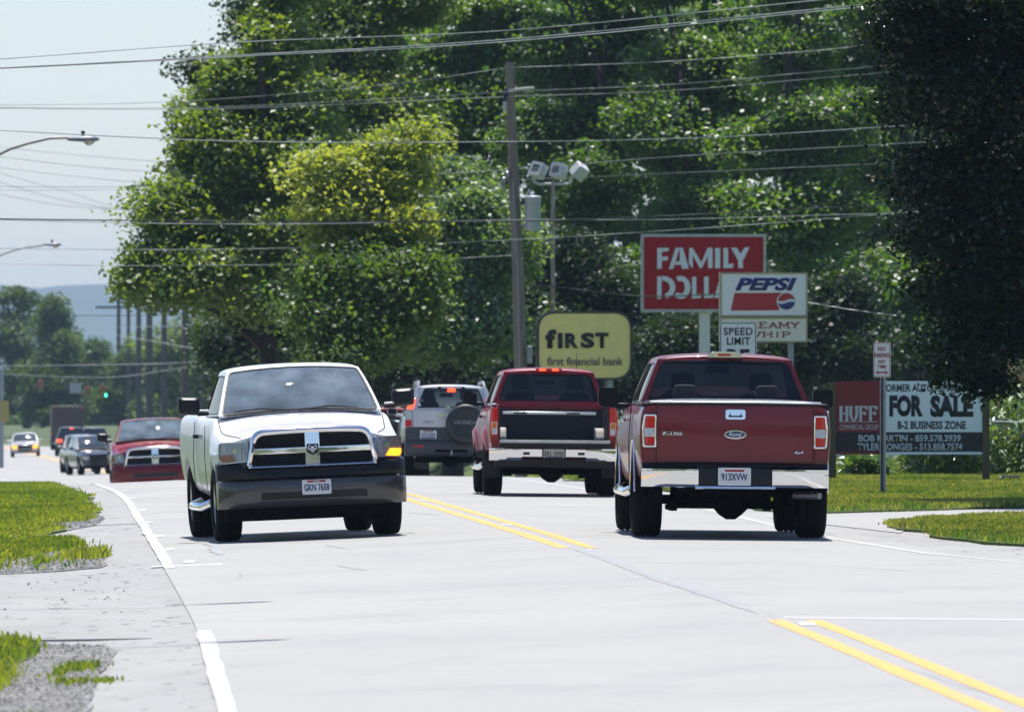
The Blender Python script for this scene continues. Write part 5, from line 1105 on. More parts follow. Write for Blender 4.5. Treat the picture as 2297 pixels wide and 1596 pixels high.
    if new:
        MB().sweep([(-.25,.64),(.015,.64),(.035,.66),(.03,.77),(.0,.80),(-.25,.815)], xs, lambda x, y, z: wrap(.0,.985)(x, y, z - (.058 if z > .7 and abs(x) < .73 else 0))).build('bumper_pad', M['black'], root, smooth=50)
        MB().sweep([(-.22,.345),(-.02,.345),(.03,.40),(.05,.50),(.055,.60),(.04,.628),(-.22,.63)], xs, wrap(.01,.985)).build('bumper', bump_m, root, smooth=50)
        m3 = lambda a, z, o: (-a, h+.075 - .16*abs(a)**3 - .30*max(0, abs(a)-.88)*2.2 + o - .5*max(0,.5-z), z)
        MB().plate(rpoly([(-.555,.395),(-.33,.395),(-.29,.42),(.29,.42),(.33,.395),(.555,.395),(.555,.50),(-.555,.50)], .02), m3, -.03, .006).build('bumper_intake', M['ink'], root)
        MB().sweep([(-.20,.215),(-.03,.215),(.0,.26),(.0,.352),(-.2,.352)], np.linspace(-.955,.955,25), wrap(-.01,.96)).build('air_dam', M['under'], root, smooth=50)
        plate_no(root, lambda a, z, o: (-a, h+.085+o, z), .02, .545, 'GKN 7658', M['blueink'], 'OHIO', M['redink'], o=.0)
    else:
        MB().sweep([(-.25,.40),(.0,.40),(.05,.46),(.06,.60),(.04,.72),(.0,.755),(-.25,.765)], xs, wrap(.01,.985)).build('bumper', bump_m, root, smooth=50)
        MB().sweep([(-.02,.49),(.065,.49),(.068,.58),(-.02,.58)], np.linspace(-.5,.5,9), wrap(.01)).build('bumper_intake', M['ink'], root)
    for x in (-.86, .86): MB().box(x-.09, x+.09, yf-.42, yf+.42, .55, .95).build('wheel_liner', M['ink'], root)
    front_wheels(root, yf, yr, .395, .28); dogbone(root, .395, yf, yr)
    # hood lines, wipers
    for sg in (-1, 1):
        pts = []
        for t in [k/10 for k in range(11)]:
            px_, py_ = sg*(.72+.14*t+.05*math.sin(t*3)), h-.30-t*.98; hit, co, _, _ = body.ray_cast((px_, py_, 2.2), (0,0,-1)); pts.append((px_, py_, co.z+.001 if hit else 1.1))
        gapline(root, pts, .006)
        wiper = [(sg*.12 + (0 if sg > 0 else 0), 1.50, 1.345), (sg*.42, 1.47, 1.375), (sg*.70, 1.46, 1.352)] if sg > 0 else [(.02,1.50,1.345),(-.30,1.47,1.375),(-.60,1.46,1.352)]
        MB().tube(wiper, [.012,.01,.006], 6).build('wiper', M['ink'], root)
        handle(root, sg, .985, ycab+.32, 1.10); mirror(root, sg, 1.14, 1.02, 1.43, .235, .20, .17, .09, chrome=True)
        gapline(root, [(sg*.986, 1.10, .55),(sg*1.003,1.10,.9),(sg*.985,1.10,1.22)]); gapline(root, [(sg*.988, ycab-.0, .55),(sg*1.0,ycab-.0,.9),(sg*.97,ycab-.0,1.26)])
        st = MB(); st.tube([(sg*.93,.95,.40),(sg*1.03,.85,.36),(sg*1.04,0,.36),(sg*1.03,-.40,.36),(sg*.93,-.5,.40)], .045, 12); st.build('side_step', M['chrome'], root)
        seat(root, sg*.40, .05 if new else 0, 1.05, .58)
    steering(root, -.42, .75, 1.33); MB().box(-.80,.80,.95,1.20,1.28,1.335).build('dashboard', M['dash'], root, bevel=.02); rearview(root, .66, 1.72)
    return root

# ---- the dark red pickup with the tonneau, seen from behind ------------------------------------------------------------------
def f_truck(name, label, loc, rz, bm):
    L = 5.85; h = L/2; root = thing(name, label, 'pickup truck', loc, rz)
    yr, yf = -h+1.18, -h+1.18+3.67; yc = -h + 1.95
    st = [(h-.10,.15,prof(.90,.55,1.02,1.10)), (h-.25,.12,prof(.97,.50,1.08,1.16)), (h-.9,.03,prof(.995,.48,1.15,1.22)), (h-1.35,0,prof(.985,.48,1.24,1.30)), (h-1.6,0,prof(.975,.48,1.33,1.35)),
          (yc+.3,0,prof(.975,.48,1.33,1.34)), (yc,0,prof(.975,.50,1.33,1.34)), (yc-.03,0,prof(.955,.52,1.32,1.33)), (yc-.06,0,prof(.985,.52,1.345,1.345)), (-h+.5,0,prof(.985,.52,1.345,1.345)), (-h+.1,0,prof(.965,.55,1.345,1.345)), (-h+.04,0,prof(.955,.58,1.345,1.345)), (-h+.03,0,prof(.95,.585,1.34,1.34))]
    cuts = [cyl_cut(yf,.46,.50,-1.3,1.3), cyl_cut(yr,.46,.50,-1.3,1.3), box_cut(-.74,.74,-h+.10,yc-.12,.80,2)]
    loft(st, bm, 'body', root, 2, cuts)
    greenhouse(root, bm, M['g_dark'], h-1.62, h-2.45, yc+.22, yc+.03, .86, .71, .875, .685, 1.34, 1.33, 1.80, splits=((0,.55),(.55,1)), bulr=.05, rh=(.035,.965,.02,.95), rr=(.04,.10), crown=.045, gms=M['g_dark'])
    mp = lambda a, z, o: (a, -h - .0 - o + .06*abs(a)**3 - .012*math.cos((z-1.05)*6), z)
    # tailgate
    tg = MB().plate(rpoly([(-.785,.765),(.785,.765),(.785,1.345),(-.785,1.345)], .02, ne=10), mp, -.03, .012, rings=8).build('tailgate', bm, root, bevel=.006)
    MB().sweep([(-.02,1.335),(.05,1.335),(.055,1.355),(-.02,1.358)], np.linspace(-.79,.79,9), lambda x,y,z: (x, -h+.0+y-.015, z)).build('tailgate_cap', M['black'], tg)
    hb = MB().plate(rpoly([(-.10,1.20),(.10,1.20),(.10,1.298),(-.10,1.298)], .025), mp, .0, .03).build('tailgate_handle', M['chrome'], tg, smooth=50)
    MB().plate(rpoly([(-.075,1.222),(.075,1.222),(.055,1.262),(-.055,1.262)], .01), mp, .03, .034).build('handle_recess', M['ink'], hb)
    MB().plate(rpoly([(-.05,1.238),(.05,1.238),(.05,1.268),(-.05,1.268)], .01), mp, .034, .044).build('handle_lever', M['chrome'], hb)
    bd = MB().plate(circ(0,1.048,.112,.044), mp, .01, .022).build('badge', M['chrome'], tg, smooth=50)
    MB().plate(circ(0,1.048,.100,.034), mp, .022, .026).build('badge_field', mat('badge_blue', (.01,.04,.16), .2, coat=1), bd)
    text('Ford', .13, .05, M['chrome'], bd, mp, 0, 1.05, 'badge_lettering', bold=.01, shear=.35, o=.026, ext=.004)
    MB().ring(rpoly([(-.735,1.035),(-.53,1.035),(-.53,1.075),(-.735,1.075)], .008), rpoly([(-.728,1.041),(-.537,1.041),(-.537,1.069),(-.728,1.069)], .006), mp, .01, .018).build('model_badge', M['chrome'], tg)
    text('F-150', .18, .028, M['chrome'], tg, mp, -.632, 1.055, 'model_lettering', bold=.03, o=.014)
    text('4x4', .095, .036, M['chrome'], tg, mp, .64, .872, 'drive_lettering', bold=.03, shear=.15, o=.014)
    # lamps
    for sg in (-1, 1):
        q = [(sg*.792,.915),(sg*.925,.915),(sg*.935,1.10),(sg*.915,1.245),(sg*.792,1.245)]
        ml = lambda a, z, o: (a, -h - .005 - o + .06*abs(a)**3 + .25*max(0, abs(a)-.88), z)
        la = MB().ring(rpoly(q, .015), rpoly([(sg*.806,.932),(sg*.905,.932),(sg*.915,1.10),(sg*.90,1.228),(sg*.806,1.228)], .012), ml, -.06, .022, mid=.004).build('tail_lamp', M['chrome'], root, smooth=50)
        MB().plate(rpoly([(sg*.804,1.105),(sg*.918,1.105),(sg*.903,1.23),(sg*.804,1.23)], .01), ml, -.05, .012).build('red_lens', M['redlens'], la)
        MB().plate(rpoly([(sg*.804,.93),(sg*.907,.93),(sg*.914,1.02),(sg*.804,1.02)], .01), ml, -.05, .012).build('red_lens', M['redlens'], la)
        MB().plate(rpoly([(sg*.80,1.02),(sg*.918,1.02),(sg*.92,1.105),(sg*.80,1.105)], .01), ml, -.05, .016).build('reversing_lens', M['clearlens'], la)
        gapline(root, [mp(sg*.788, z, .004) for z in (.77,1.0,1.2,1.34)])
    # bumper
    wr = lambda x, y, z: (x, -h - .08 + y + .10*abs(x)**4, z)
    for sg in (-1, 1):
        MB().sweep([(.12,.70),(.0,.715),(-.05,.70),(-.055,.57),(-.02,.52),(.12,.515)], [sg*t for t in np.linspace(.37,.94,15)], wr).build('bumper_corner', M['chrome'], root, smooth=50)
    MB().sweep([(.10,.72),(-.03,.72),(-.04,.69),(-.03,.535),(.10,.53)], np.linspace(-.372,.372,5), wr).build('bumper_step', M['black'], root, bevel=.008)
    MB().sweep([(.10,.532),(-.055,.532),(-.06,.505),(.10,.50)], np.linspace(-.40,.40,5), wr).build('bumper_trim', M['chrome'], root, bevel=.004)
    MB().sweep([(.12,.76),(-.0,.755),(-.03,.722),(.12,.71)], np.linspace(-.93,.93,15), wr).build('bumper_top_pad', M['black'], root, smooth=50)
    plate_no(root, lambda a, z, o: (a, -h-.13-o, z), -.01, .628, '913XVW', M['blueink'], None, M['redink'], frame=M['alu'])
    # tonneau cover
    MB().grid(lambda s, t: ((s*2-1)*.835, -h-.01 + t*(yc-.08+h), 1.372 + .028*(1-(2*s-1)**4)*min(1, t*6, (1-t)*6+.3) + .003*math.sin(t*20+s*3)), 20, 24).build('tonneau_cover', mat('vinyl', (.11,.115,.12), .36, noise=.2, bump=.1, bscale=12), root, smooth=60)
    MB().sweep([(-.04,1.355),(.03,1.355),(.03,1.378),(-.04,1.374)], np.linspace(-.86,.86,9), lambda x,y,z: (x, -h+y, z+.005*(1-x*x))).build('tonneau_rail', M['alu'], root, bevel=.005)
    for sg in (-1, 1):
        MB().sweep([(-.05,1.335),(.05,1.335),(.05,1.36),(-.05,1.36)], np.linspace(-h+.02, yc-.1, 4), lambda x,y,z: (sg*.885+y, x, z)).build('bed_rail_cap', M['black'], root, bevel=.008)
        gapline(root, [(sg*.978, yc-.03, .6),(sg*.985,yc-.03,1.0),(sg*.96,yc-.03,1.32)], .006)
        mirror(root, sg, 1.12, h-1.95, 1.40, .21, .21, .13, .12); handle(root, sg, .985, h-2.9, 1.17, M['chrome'])
        seat(root, sg*.40, h-3.05, 1.02, .60); seat(root, sg*.42, h-3.9, .98, .52)
        s2 = MB(); s2.tube([(sg*.94,yf-.55,.47),(sg*1.0,yf-.75,.44),(sg*1.0,yr+.85,.44),(sg*.94,yr+.65,.47)], .05, 12); s2.build('side_step', M['chrome'], root)
        # chrome fender lip over the rear wheel
        a = MB(); P = [(sg*.975, yr + .515*math.cos(t), .46 + .515*math.sin(t)) for t in [math.pi*k/16 for k in range(0,17)]]; a.tube(P, .012, 8); a.build('wheel_arch_trim', M['chrome'], root)
        a = MB(); P = [(sg*.97, yf + .515*math.cos(t), .46 + .515*math.sin(t)) for t in [math.pi*k/16 for k in range(0,17)]]; a.tube(P, .012, 8); a.build('wheel_arch_trim', M['chrome'], root)
    rearview(root, h-2.35, 1.70); steering(root, -.42, h-2.2, 1.32); MB().box(-.8,.8,h-2.0,h-1.75,1.30,1.36).build('dashboard', M['dash'], root, bevel=.02)
    # high brake lamp in its bright housing
    q = rpoly([(-.185,1.822),(.185,1.822),(.15,1.882),(-.14,1.882)], .012)
    mt = lambda a, z, o: (a, yc+.18-o, z)
    hm = MB().plate(q, mt, -.12, .02).build('high_brake_lamp', M['chrome'], root, bevel=.006)
    MB().plate(rpoly([(-.07,1.838),(.06,1.838),(.06,1.862),(-.07,1.862)], .005), mt, .02, .026).build('lens', M['redlens'], hm)
    for y in (yf, yr):
        for s in (1, -1): wheel(root, .835, y, .42, .30, .25, s)
    for x in (-.84, .84):
        MB().box(x-.09, x+.09, yr-.46, yr+.46, .62, 1.0).build('wheel_liner', M['ink'], root)
    dogbone(root, .42, yf, yr); MB().tube([(.62,yr-.9,.44),(.86,yr-1.12,.44)], .034, 12).build('exhaust_pipe', M['steel'], root)
    hk = MB(); hk.box(-.05,.05,-h-.05,-h+.3,.42,.50); hk.tube([(-.58,yr-.5,.35),(-.60,yr-.5,.27)], .02, 6); hk.build('tow_hitch', M['under'], root)
    return root

# ---- the brighter red pickup, tailgate down ---------------------------------------------------------------------------------
def n_truck(name, label, loc, rz, bm):
    L = 5.2; h = L/2; root = thing(name, label, 'pickup truck', loc, rz)
    yr, yf = -h+1.10, -h+1.10+3.2; yc = -h+1.45
    st = [(h-.10,.12,prof(.82,.50,.98,1.05)), (h-.25,.1,prof(.89,.46,1.02,1.10)), (h-.9,.02,prof(.92,.44,1.08,1.16)), (h-1.3,0,prof(.90,.44,1.16,1.20)), (h-1.55,0,prof(.89,.44,1.22,1.24)),
          (yc+.3,0,prof(.885,.44,1.22,1.23)), (yc,0,prof(.885,.46,1.22,1.23)), (yc-.03,0,prof(.87,.48,1.21,1.22)), (yc-.06,0,prof(.895,.48,1.235,1.235)), (-h+.4,0,prof(.895,.48,1.25,1.25)), (-h+.08,0,prof(.88,.50,1.25,1.25)), (-h+.02,0,prof(.865,.52,1.24,1.24))]
    cuts = [cyl_cut(yf,.42,.44,-1.3,1.3), cyl_cut(yr,.42,.44,-1.3,1.3), box_cut(-.757,.757,-h-.5,yc-.10,.745,2)]
    loft(st, bm, 'body', root, 2, cuts)
    greenhouse(root, bm, M['g_dark'], h-1.6, h-2.35, yc+.16, yc+.02, .80, .655, .80, .62, 1.23, 1.22, 1.70, splits=((0,.5),(.5,1)), bulr=.04, rh=(.045,.955,.16,.93), rr=(.05,.12), crown=.045)
    # bed: liner, wells, cab-wall rail
    MB().box(-.755,.755,-h+.02,yc-.11,.735,.762).build('bed_floor', M['under'], root)
    MB().box(-.755,.755,yc-.125,yc-.10,.75,1.19).build('bed_front_wall', M['ink'], root)
    for sg in (-1, 1):
        MB().box(*sorted((sg*.73, sg*.756)), -h+.03, yc-.12, .75, 1.23).build('bed_side_liner', M['ink'], root)
        m = MB(); m.plate(rpoly([(yr-.40,.755),(yr+.40,.755),(yr+.26,.935),(yr-.26,.935)], .08), lambda a,b,o: (sg*(.735-o), a, b), 0, .12, rings=2); 
        m.build('wheel_well', mat('pale_bed_plastic', (.42,.41,.38), .7, noise=.2), root, bevel=.015)
        MB().sweep([(-.045,1.235),(.045,1.235),(.04,1.262),(-.04,1.262)], np.linspace(-h+.02, yc-.1, 4), lambda x,y,z: (sg*.82+y, x, z)).build('bed_rail_cap', M['steel'], root, bevel=.008)
        # flared arches
        for yw in (yr, yf):
            def fl(s_, q): t = math.pi*(.10+.80*s_); r_ = .435+.20*q; return (sg*(.80+.155*(1-q**1.6)*(.55+.45*max(0, math.sin(t))) if q > 0 else .90+.05*max(0, math.sin(t)))*1.0 if q > 0 else sg*(.86+.06*max(0, math.sin(t))), yw+r_*math.cos(t), .42+r_*math.sin(t)*.98)
            MB().grid(fl, 20, 7).build('fender_flare', bm, root, smooth=70)
        ml = lambda a, z, o: (a, -h - o + .25*max(0, abs(a)-.83), z)
        q = [(sg*.765,.825),(sg*.85,.825),(sg*.885,.95),(sg*.865,1.20),(sg*.765,1.21)]
        la = MB().plate(rpoly(q, .02), ml, -.05, .008).build('tail_lamp', M['redlens'], root, bevel=.006)
        MB().ring(rpoly([(sg*.775,.84),(sg*.84,.84),(sg*.86,1.01),(sg*.775,1.01)], .012), rpoly([(sg*.782,.847),(sg*.834,.847),(sg*.853,1.003),(sg*.782,1.003)], .01), ml, .0, .014).build('lamp_rim', M['platew'], la)
        MB().plate(rpoly([(sg*.783,.925),(sg*.843,.925),(sg*.853,1.002),(sg*.783,1.002)], .008), ml, .0, .012).build('amber_lens', M['ambl'], la)
        MB().plate(rpoly([(sg*.783,.848),(sg*.833,.848),(sg*.842,.925),(sg*.783,.925)], .008), ml, .0, .012).build('clear_lens', M['clearlens'], la)
        mirror(root, sg, 1.03, h-1.95, 1.33, .20, .17, .12, .10); handle(root, sg, .895, h-2.8, 1.08)
        seat(root, sg*.38, h-3.05, .98, .62); 
        s2 = MB(); s2.tube([(sg*.88,yf-.5,.42),(sg*.94,yf-.7,.38),(sg*.94,yr+.8,.38),(sg*.88,yr+.6,.42)], .045, 12); s2.build('side_step', M['chrome'], root)
        MB().box(*sorted((sg*.70, sg*.93)), yr-.50, yr-.47, .25, .62).build('mud_flap', M['black'], root)
    m = MB(); m.box(-.65,.65,yc-.155,yc-.125,1.115,1.155); rl = m.build('cargo_rail', M['alu'], root, bevel=.005)
    for x in (-.40, .33): MB().box(x-.09,x+.09,yc-.185,yc-.155,1.125,1.150).build('tie_down_cleat', M['ink'], rl, bevel=.006)
    # tailgate, lowered: inner skin up
    tg = MB().box(-.755,.755,-h-.50,-h-.0,.70,.745).build('tailgate', bm, root, bevel=.012, label='tailgate folded down flat')
    MB().box(-.745,.745,-h-.49,-h-.01,.746,.762).build('tailgate_liner', mat('liner_edge', (.55,.55,.54), .5, noise=.3), tg)
    MB().box(-.76,.76,-h-.515,-h-.50,.665,.725).build('tailgate_edge', M['black'], tg, bevel=.004)
    MB().box(-.75,.75,-h-.522,-h-.502,.728,.768).build('tailgate_lip', mat('pale_lip', (.6,.6,.58), .5, noise=.3), tg, bevel=.006)
    # bumper
    wr = lambda x, y, z: (x, -h - .10 + y + .10*abs(x)**4, z)
    for sg in (-1, 1):
        MB().sweep([(.15,.655),(.0,.665),(-.05,.65),(-.055,.54),(-.02,.485),(.12,.48)], [sg*t for t in np.linspace(.44,.885,14)], wr).build('bumper_corner', M['chrome'], root, smooth=50)
    MB().sweep([(.10,.655),(-.02,.655),(-.03,.64),(-.025,.535),(.10,.53)], np.linspace(-.445,.445,5), wr).build('bumper_centre', M['chrome'], root, bevel=.006)
    for sg in (-1, 1): MB().box(*sorted((sg*.33, sg*.42)), -h-.145, -h-.12, .565,.60).build('bumper_socket', M['ink'], root)
    MB().sweep([(.12,.50),(-.01,.50),(-.0,.40),(.12,.38)], np.linspace(-.80,.80,7), wr).build('bumper_lower', M['black'], root, smooth=50)
    plate_no(root, lambda a, z, o: (a, -h-.14-o, z), .0, .585, 'EKL 3592', M['ink'], None, None, M['blueink'], w=.30, h=.13, frame=M['ink'])
    rearview(root, h-2.3, 1.57); steering(root, -.38, h-2.1, 1.22); MB().box(-.74,.74,h-1.95,h-1.7,1.20,1.25).build('dashboard', M['dash'], root, bevel=.02)
    mt = lambda a, z, o: (a, yc+.12-o, z)
    hm = MB().plate(rpoly([(-.20,1.712),(.19,1.712),(.17,1.758),(-.18,1.758)], .012), mt, -.1, .03).build('high_brake_lamp', M['redlens'], root, bevel=.006)
    for sg in (-1, 1): MB().plate(rpoly([(sg*.09-.045,1.72),(sg*.09+.045,1.72),(sg*.09+.045,1.75),(sg*.09-.045,1.75)], .006), mt, .03, .035).build('lens', M['redlit'], hm)
    MB().tube([(.41,h-3.1,1.75),(.41,h-3.1,1.98)], .004, 5).build('aerial', M['ink'], root)
    for y in (yf, yr):
        for s in (1, -1): wheel(root, .79, y, .385, .26, .23, s)
    for x in (-.80, .80): MB().box(x-.07, x+.07, yr-.42, yr+.42, .58, .72).build('wheel_liner', M['ink'], root)
    dogbone(root, .385, yf, yr, .6)
    return root

# ---- the silver-white crossover with the spare wheel on its back ------------------------------------------------------------
def crossover(name, label, loc, rz, bm):
    L = 4.5; h = L/2; root = thing(name, label, 'car', loc, rz)
    yr, yf = -h+.92, -h+.92+2.62; gr = mat('grey_cladding', (.045,.05,.06), .5, noise=.15)
    st = [(h-.10,.15,prof(.74,.42,.88,.95)), (h-.25,.1,prof(.83,.38,.93,1.0)), (h-.9,0,prof(.87,.34,1.0,1.06)), (h-1.25,0,prof(.875,.34,1.10,1.14)), (h-1.5,0,prof(.88,.34,1.18,1.19)),
          (-.6,0,prof(.885,.34,1.20,1.20)), (-h+.5,0,prof(.88,.36,1.22,1.22)), (-h+.10,0,prof(.865,.42,1.22,1.22)), (-h+.03,-.02,prof(.85,.46,1.20,1.20))]
    loft(st, bm, 'body', root, 2, [cyl_cut(yf,.36,.39,-1.2,1.2), cyl_cut(yr,.36,.39,-1.2,1.2)])
    greenhouse(root, bm, M['g_dark'], h-1.45, h-2.15, -h+.20, -h+.03, .80, .66, .835, .635, 1.19, 1.21, 1.64, splits=((0,.42),(.42,.76),(.76,1)), bulr=.04, rh=(.11,.89,.10,.94), rr=(.03,.07), crown=.05)
    mp = lambda a, z, o: (a, -h + .02 - o + .05*abs(a)**3, z)
    tg = MB().plate(rpoly([(-.70,.90),(.70,.90),(.72,1.21),(-.72,1.21)], .02), mp, -.03, .02, rings=6).build('tailgate', bm, root, bevel=.006)
    MB().plate(rpoly([(-.29,1.105),(-.0,1.105),(-.02,1.155),(-.27,1.155)], .02), mp, .02, .04).build('tailgate_handle', M['chrome'], tg)
    text('CR-V', .21, .045, M['steel'], tg, mp, -.42, .995, 'model_lettering', shear=.3, o=.022, bold=.01)
    MB().plate(rpoly([(-.86,.50),(.86,.50),(.855,.895),(-.855,.895)], .03), mp, -.10, .035, rings=6).build('tailgate_cladding', gr, root, bevel=.01)
    MB().sweep([(.2,.36),(.0,.36),(-.07,.42),(-.09,.56),(-.07,.63),(.0,.645),(.2,.645)], np.linspace(-.86,.86,21), lambda x,y,z: (x, -h+y+.12*abs(x)**4, z)).build('bumper', gr, root, smooth=50)
    for sg in (-1, 1):
        MB().plate(rpoly([(sg*.50,.53),(sg*.71,.53),(sg*.71,.558),(sg*.50,.558)], .006), lambda a,z,o: (a,-h-.08-o+.12*abs(a)**4,z), .0, .012).build('bumper_reflector', M['redlens'], root)
        # tall pillar lamps
        P = lambda z: (sg*(.835 - (z-1.21)/(1.64-1.21)*.20), -h+.03+(z-1.21)/(1.64-1.21)*.17)
        for z0, z1, mm, nn in ((1.44,1.66,M['clearlens'],'clear_lens'), (1.24,1.44,M['redlit'],'brake_lens')):
            m = MB(); (x0,y0),(x1,y1) = P(z0),P(z1)
            m.add([(x0-sg*.11,y0-.035,z0),(x0+sg*.015,y0-.015,z0),(x1+sg*.015,y1-.015,z1),(x1-sg*.07,y1-.035,z1),(x0-sg*.11,y0+.03,z0),(x0+sg*.015,y0+.05,z0),(x1+sg*.015,y1+.05,z1),(x1-sg*.07,y1+.03,z1)],
                  [(0,1,2,3),(4,5,6,7),(0,1,5,4),(1,2,6,5),(2,3,7,6),(3,0,4,7)]); m.build(nn, mm, root, bevel=.01)
        MB().plate(rpoly([(sg*.74,.91),(sg*.862,.91),(sg*.862,1.03),(sg*.74,1.03)], .015), mp, -.05, .022).build('tail_lamp', M['redlens'], root)
        MB().plate(rpoly([(sg*.74,1.035),(sg*.862,1.035),(sg*.858,1.20),(sg*.74,1.20)], .015), mp, -.05, .022).build('reversing_lamp', M['clearlens'], root)
        MB().tube([(sg*.62,-h+.25,1.655),(sg*.60,-h+.35,1.745),(sg*.60,h-2.5,1.755),(sg*.62,h-2.35,1.66)], .028, 8).build('roof_rail', M['steel'], root)
        seat(root, sg*.36, h-2.5, .95, .62); seat(root, sg*.36, -h+1.25, .92, .52); mirror(root, sg, 1.0, h-1.75, 1.22, .18, .14, .1, .1, mt=bm)
        MB().box(*sorted((sg*.22-.03, sg*.22+.03)), -h+.155, -h+.20, 1.60, 1.66).build('hatch_hinge', M['black'], root, bevel=.005)
    MB().plate(rpoly([(-.08,1.56),(.08,1.56),(.07,1.625),(-.07,1.625)], .02), lambda a,z,o: (a,-h+.13-o,z), -.02, .015).build('high_brake_lamp', M['redlit'], root)
    sp = MB(); cx, cz = .26, .96
    sp.lathe([(0,.001),(0,.20),(-.012,.24),(-.012,.31),(0,.345),(.035,.37),(.16,.37),(.19,.34),(.2,.1)], 40, 'y', (cx,-h-.23,cz))
    s = sp.build('spare_wheel_cover', mat('vinyl_cover', (.022,.023,.026), .5, noise=.2), root, smooth=50, label='dark round spare wheel cover lettered HONDA')
    text('HONDA', .44, .085, M['steel'], s, lambda a,z,o: (a,-h-.23-.03-o,z), cx, 1.0, 'lettering', bold=.02)
    plate_no(root, lambda a, z, o: (a, -h-.03-o, z), -.43, .765, 'DSYLXEA', M['blueink'], None, M['redink'], M['blueink'], o=.012)
    MB().plate(rpoly([(-.64,1.29),(-.56,1.29),(-.60,1.37)], .01), lambda a,z,o: (a,-h-.02-o+.3*(z-1.21),z), .0, .003).build('window_sticker', M['white'], root)
    MB().plate(circ(-.07,1.265,.045,.035,20), lambda a,z,o: (a,-h+.0-o,z), .0, .03).build('hatch_knob', M['chrome'], root)
    rearview(root, h-2.1, 1.53); MB().tube([(.0,-h-.10,.40),(.0,-h-.22,.40),(.0,-h-.22,.47)], .02, 8).build('tow_bar', M['steel'], root)
    for y in (yf, yr):
        for s_ in (1, -1): wheel(root, .775, y, .335, .215, .20, s_)
    dogbone(root, .33, yf, yr, .55, .32)
    return root

# ---- plainer cars, far off ---------------------------------------------------------------------------------------------------
def far_car(name, label, cat, loc, rz, bm, L=4.6, W=.88, H=1.45, kind='sedan', brake=False, lit=False, glass_m=None, group=None):
    h = L/2; root = thing(name, label, cat, loc, rz, group); gm = glass_m or M['g_far']; suv = kind != 'sedan'
    belt = H*.64; hood = belt - (.06 if suv else .10); zb = .38 if suv else .26; r = .36 if suv else .32; yf, yr = h-.9, -h+.95
    st = [(h-.06,.15,prof(W*.86,zb+.1,hood-.2,hood-.14)), (h-.22,.1,prof(W*.95,zb,hood-.10,hood-.03)), (h-.9,0,prof(W*.99,zb,hood-.03,hood+.03)), (h-1.3,0,prof(W,zb,belt-.03,belt)), (0,0,prof(W,zb,belt,belt)),
          (-h+.9,0,prof(W,zb,belt,belt+.01)), (-h+.25,0,prof(W*.97,zb,belt-.01,belt+.01)), (-h+.06,-.03,prof(W*.92,zb+.1,belt-.05,belt-.03))]
    if kind == 'pickup': pass
    loft(st, bm, 'body', root, 2, [cyl_cut(yf,r,r+.06,-1.2,1.2), cyl_cut(yr,r,r+.06,-1.2,1.2)])
    yrb = -h+.06 if suv else -h+.75; yrt = -h+.28 if suv else -h+1.35
    if kind == 'pickup': yrb, yrt = -h+1.75, -h+1.85
    greenhouse(root, bm, gm, h-1.3, h-2.0, yrt, yrb, W*.92, W*.72, W*.92, W*.70, belt-.01, belt-.01, H-.07, splits=((0,.5),(.5,1)), crown=.04)
    fr = lambda a, z, o: (-a, h-.03+o-.17*abs(a)**3, z); re = lambda a, z, o: (a, -h+.03-o+.08*abs(a)**3, z)
    zl = hood-.2
    MB().plate(rpoly([(-W*.5,zl-.12),(W*.5,zl-.12),(W*.5,zl+.04),(-W*.5,zl+.04)], .03), fr, -.05, .01).build('grille', M['black'], root)
    MB().plate(rpoly([(-W*.5,zb+.08),(W*.5,zb+.08),(W*.5,zl-.2),(-W*.5,zl-.2)], .03), fr, -.05, .02).build('front_intake', M['ink'], root)
    for sg in (-1, 1):
        MB().plate(rpoly([(sg*W*.55,zl-.10),(sg*W*.88,zl-.08),(sg*W*.90,zl+.05),(sg*W*.55,zl+.04)], .03), fr, -.08, .012).build('headlight', M['amblit'] if lit else M['lamp'], root)
        zt0 = belt-.30
        MB().plate(rpoly([(sg*W*.62,zt0),(sg*W*.93,zt0),(sg*W*.93,zt0+.18),(sg*W*.62,zt0+.18)], .02), re, -.08, .02).build('tail_lamp', M['redlit'] if brake else M['redlens'], root)
        mirror(root, sg, W+.10, h-1.65, belt+.05, .16, .13, .1, .08, mt=bm)
    MB().sweep([(.1,zb+.02),(-.03,zb+.05),(-.05,zb+.2),(.1,zb+.22)], np.linspace(-W*.93,W*.93,9), lambda x,y,z: (x,-h+y+.1*abs(x)**4,z)).build('rear_bumper', M['black'] if suv else bm, root, smooth=50)
    MB().plate(rpoly([(-.15,zt0+.0),(.15,zt0+.0),(.15,zt0+.15),(-.15,zt0+.15)], .01), re, 0, .03).build('number_plate', M['platew'], root)
    if brake: MB().plate(rpoly([(-.12,H-.13),(.12,H-.13),(.12,H-.09),(-.12,H-.09)], .01), lambda a,z,o: (a,yrt-.06-o,z), 0, .03).build('high_brake_lamp', M['redlit'], root)
    for y in (yf, yr):
        for s in (1, -1): wheel(root, W-.11, y, r, .22, r-.13, s)
    MB().box(-W*.8,W*.8,-h+.3,h-.3,.22,.40).build('underbody', M['under'], root)
    return root
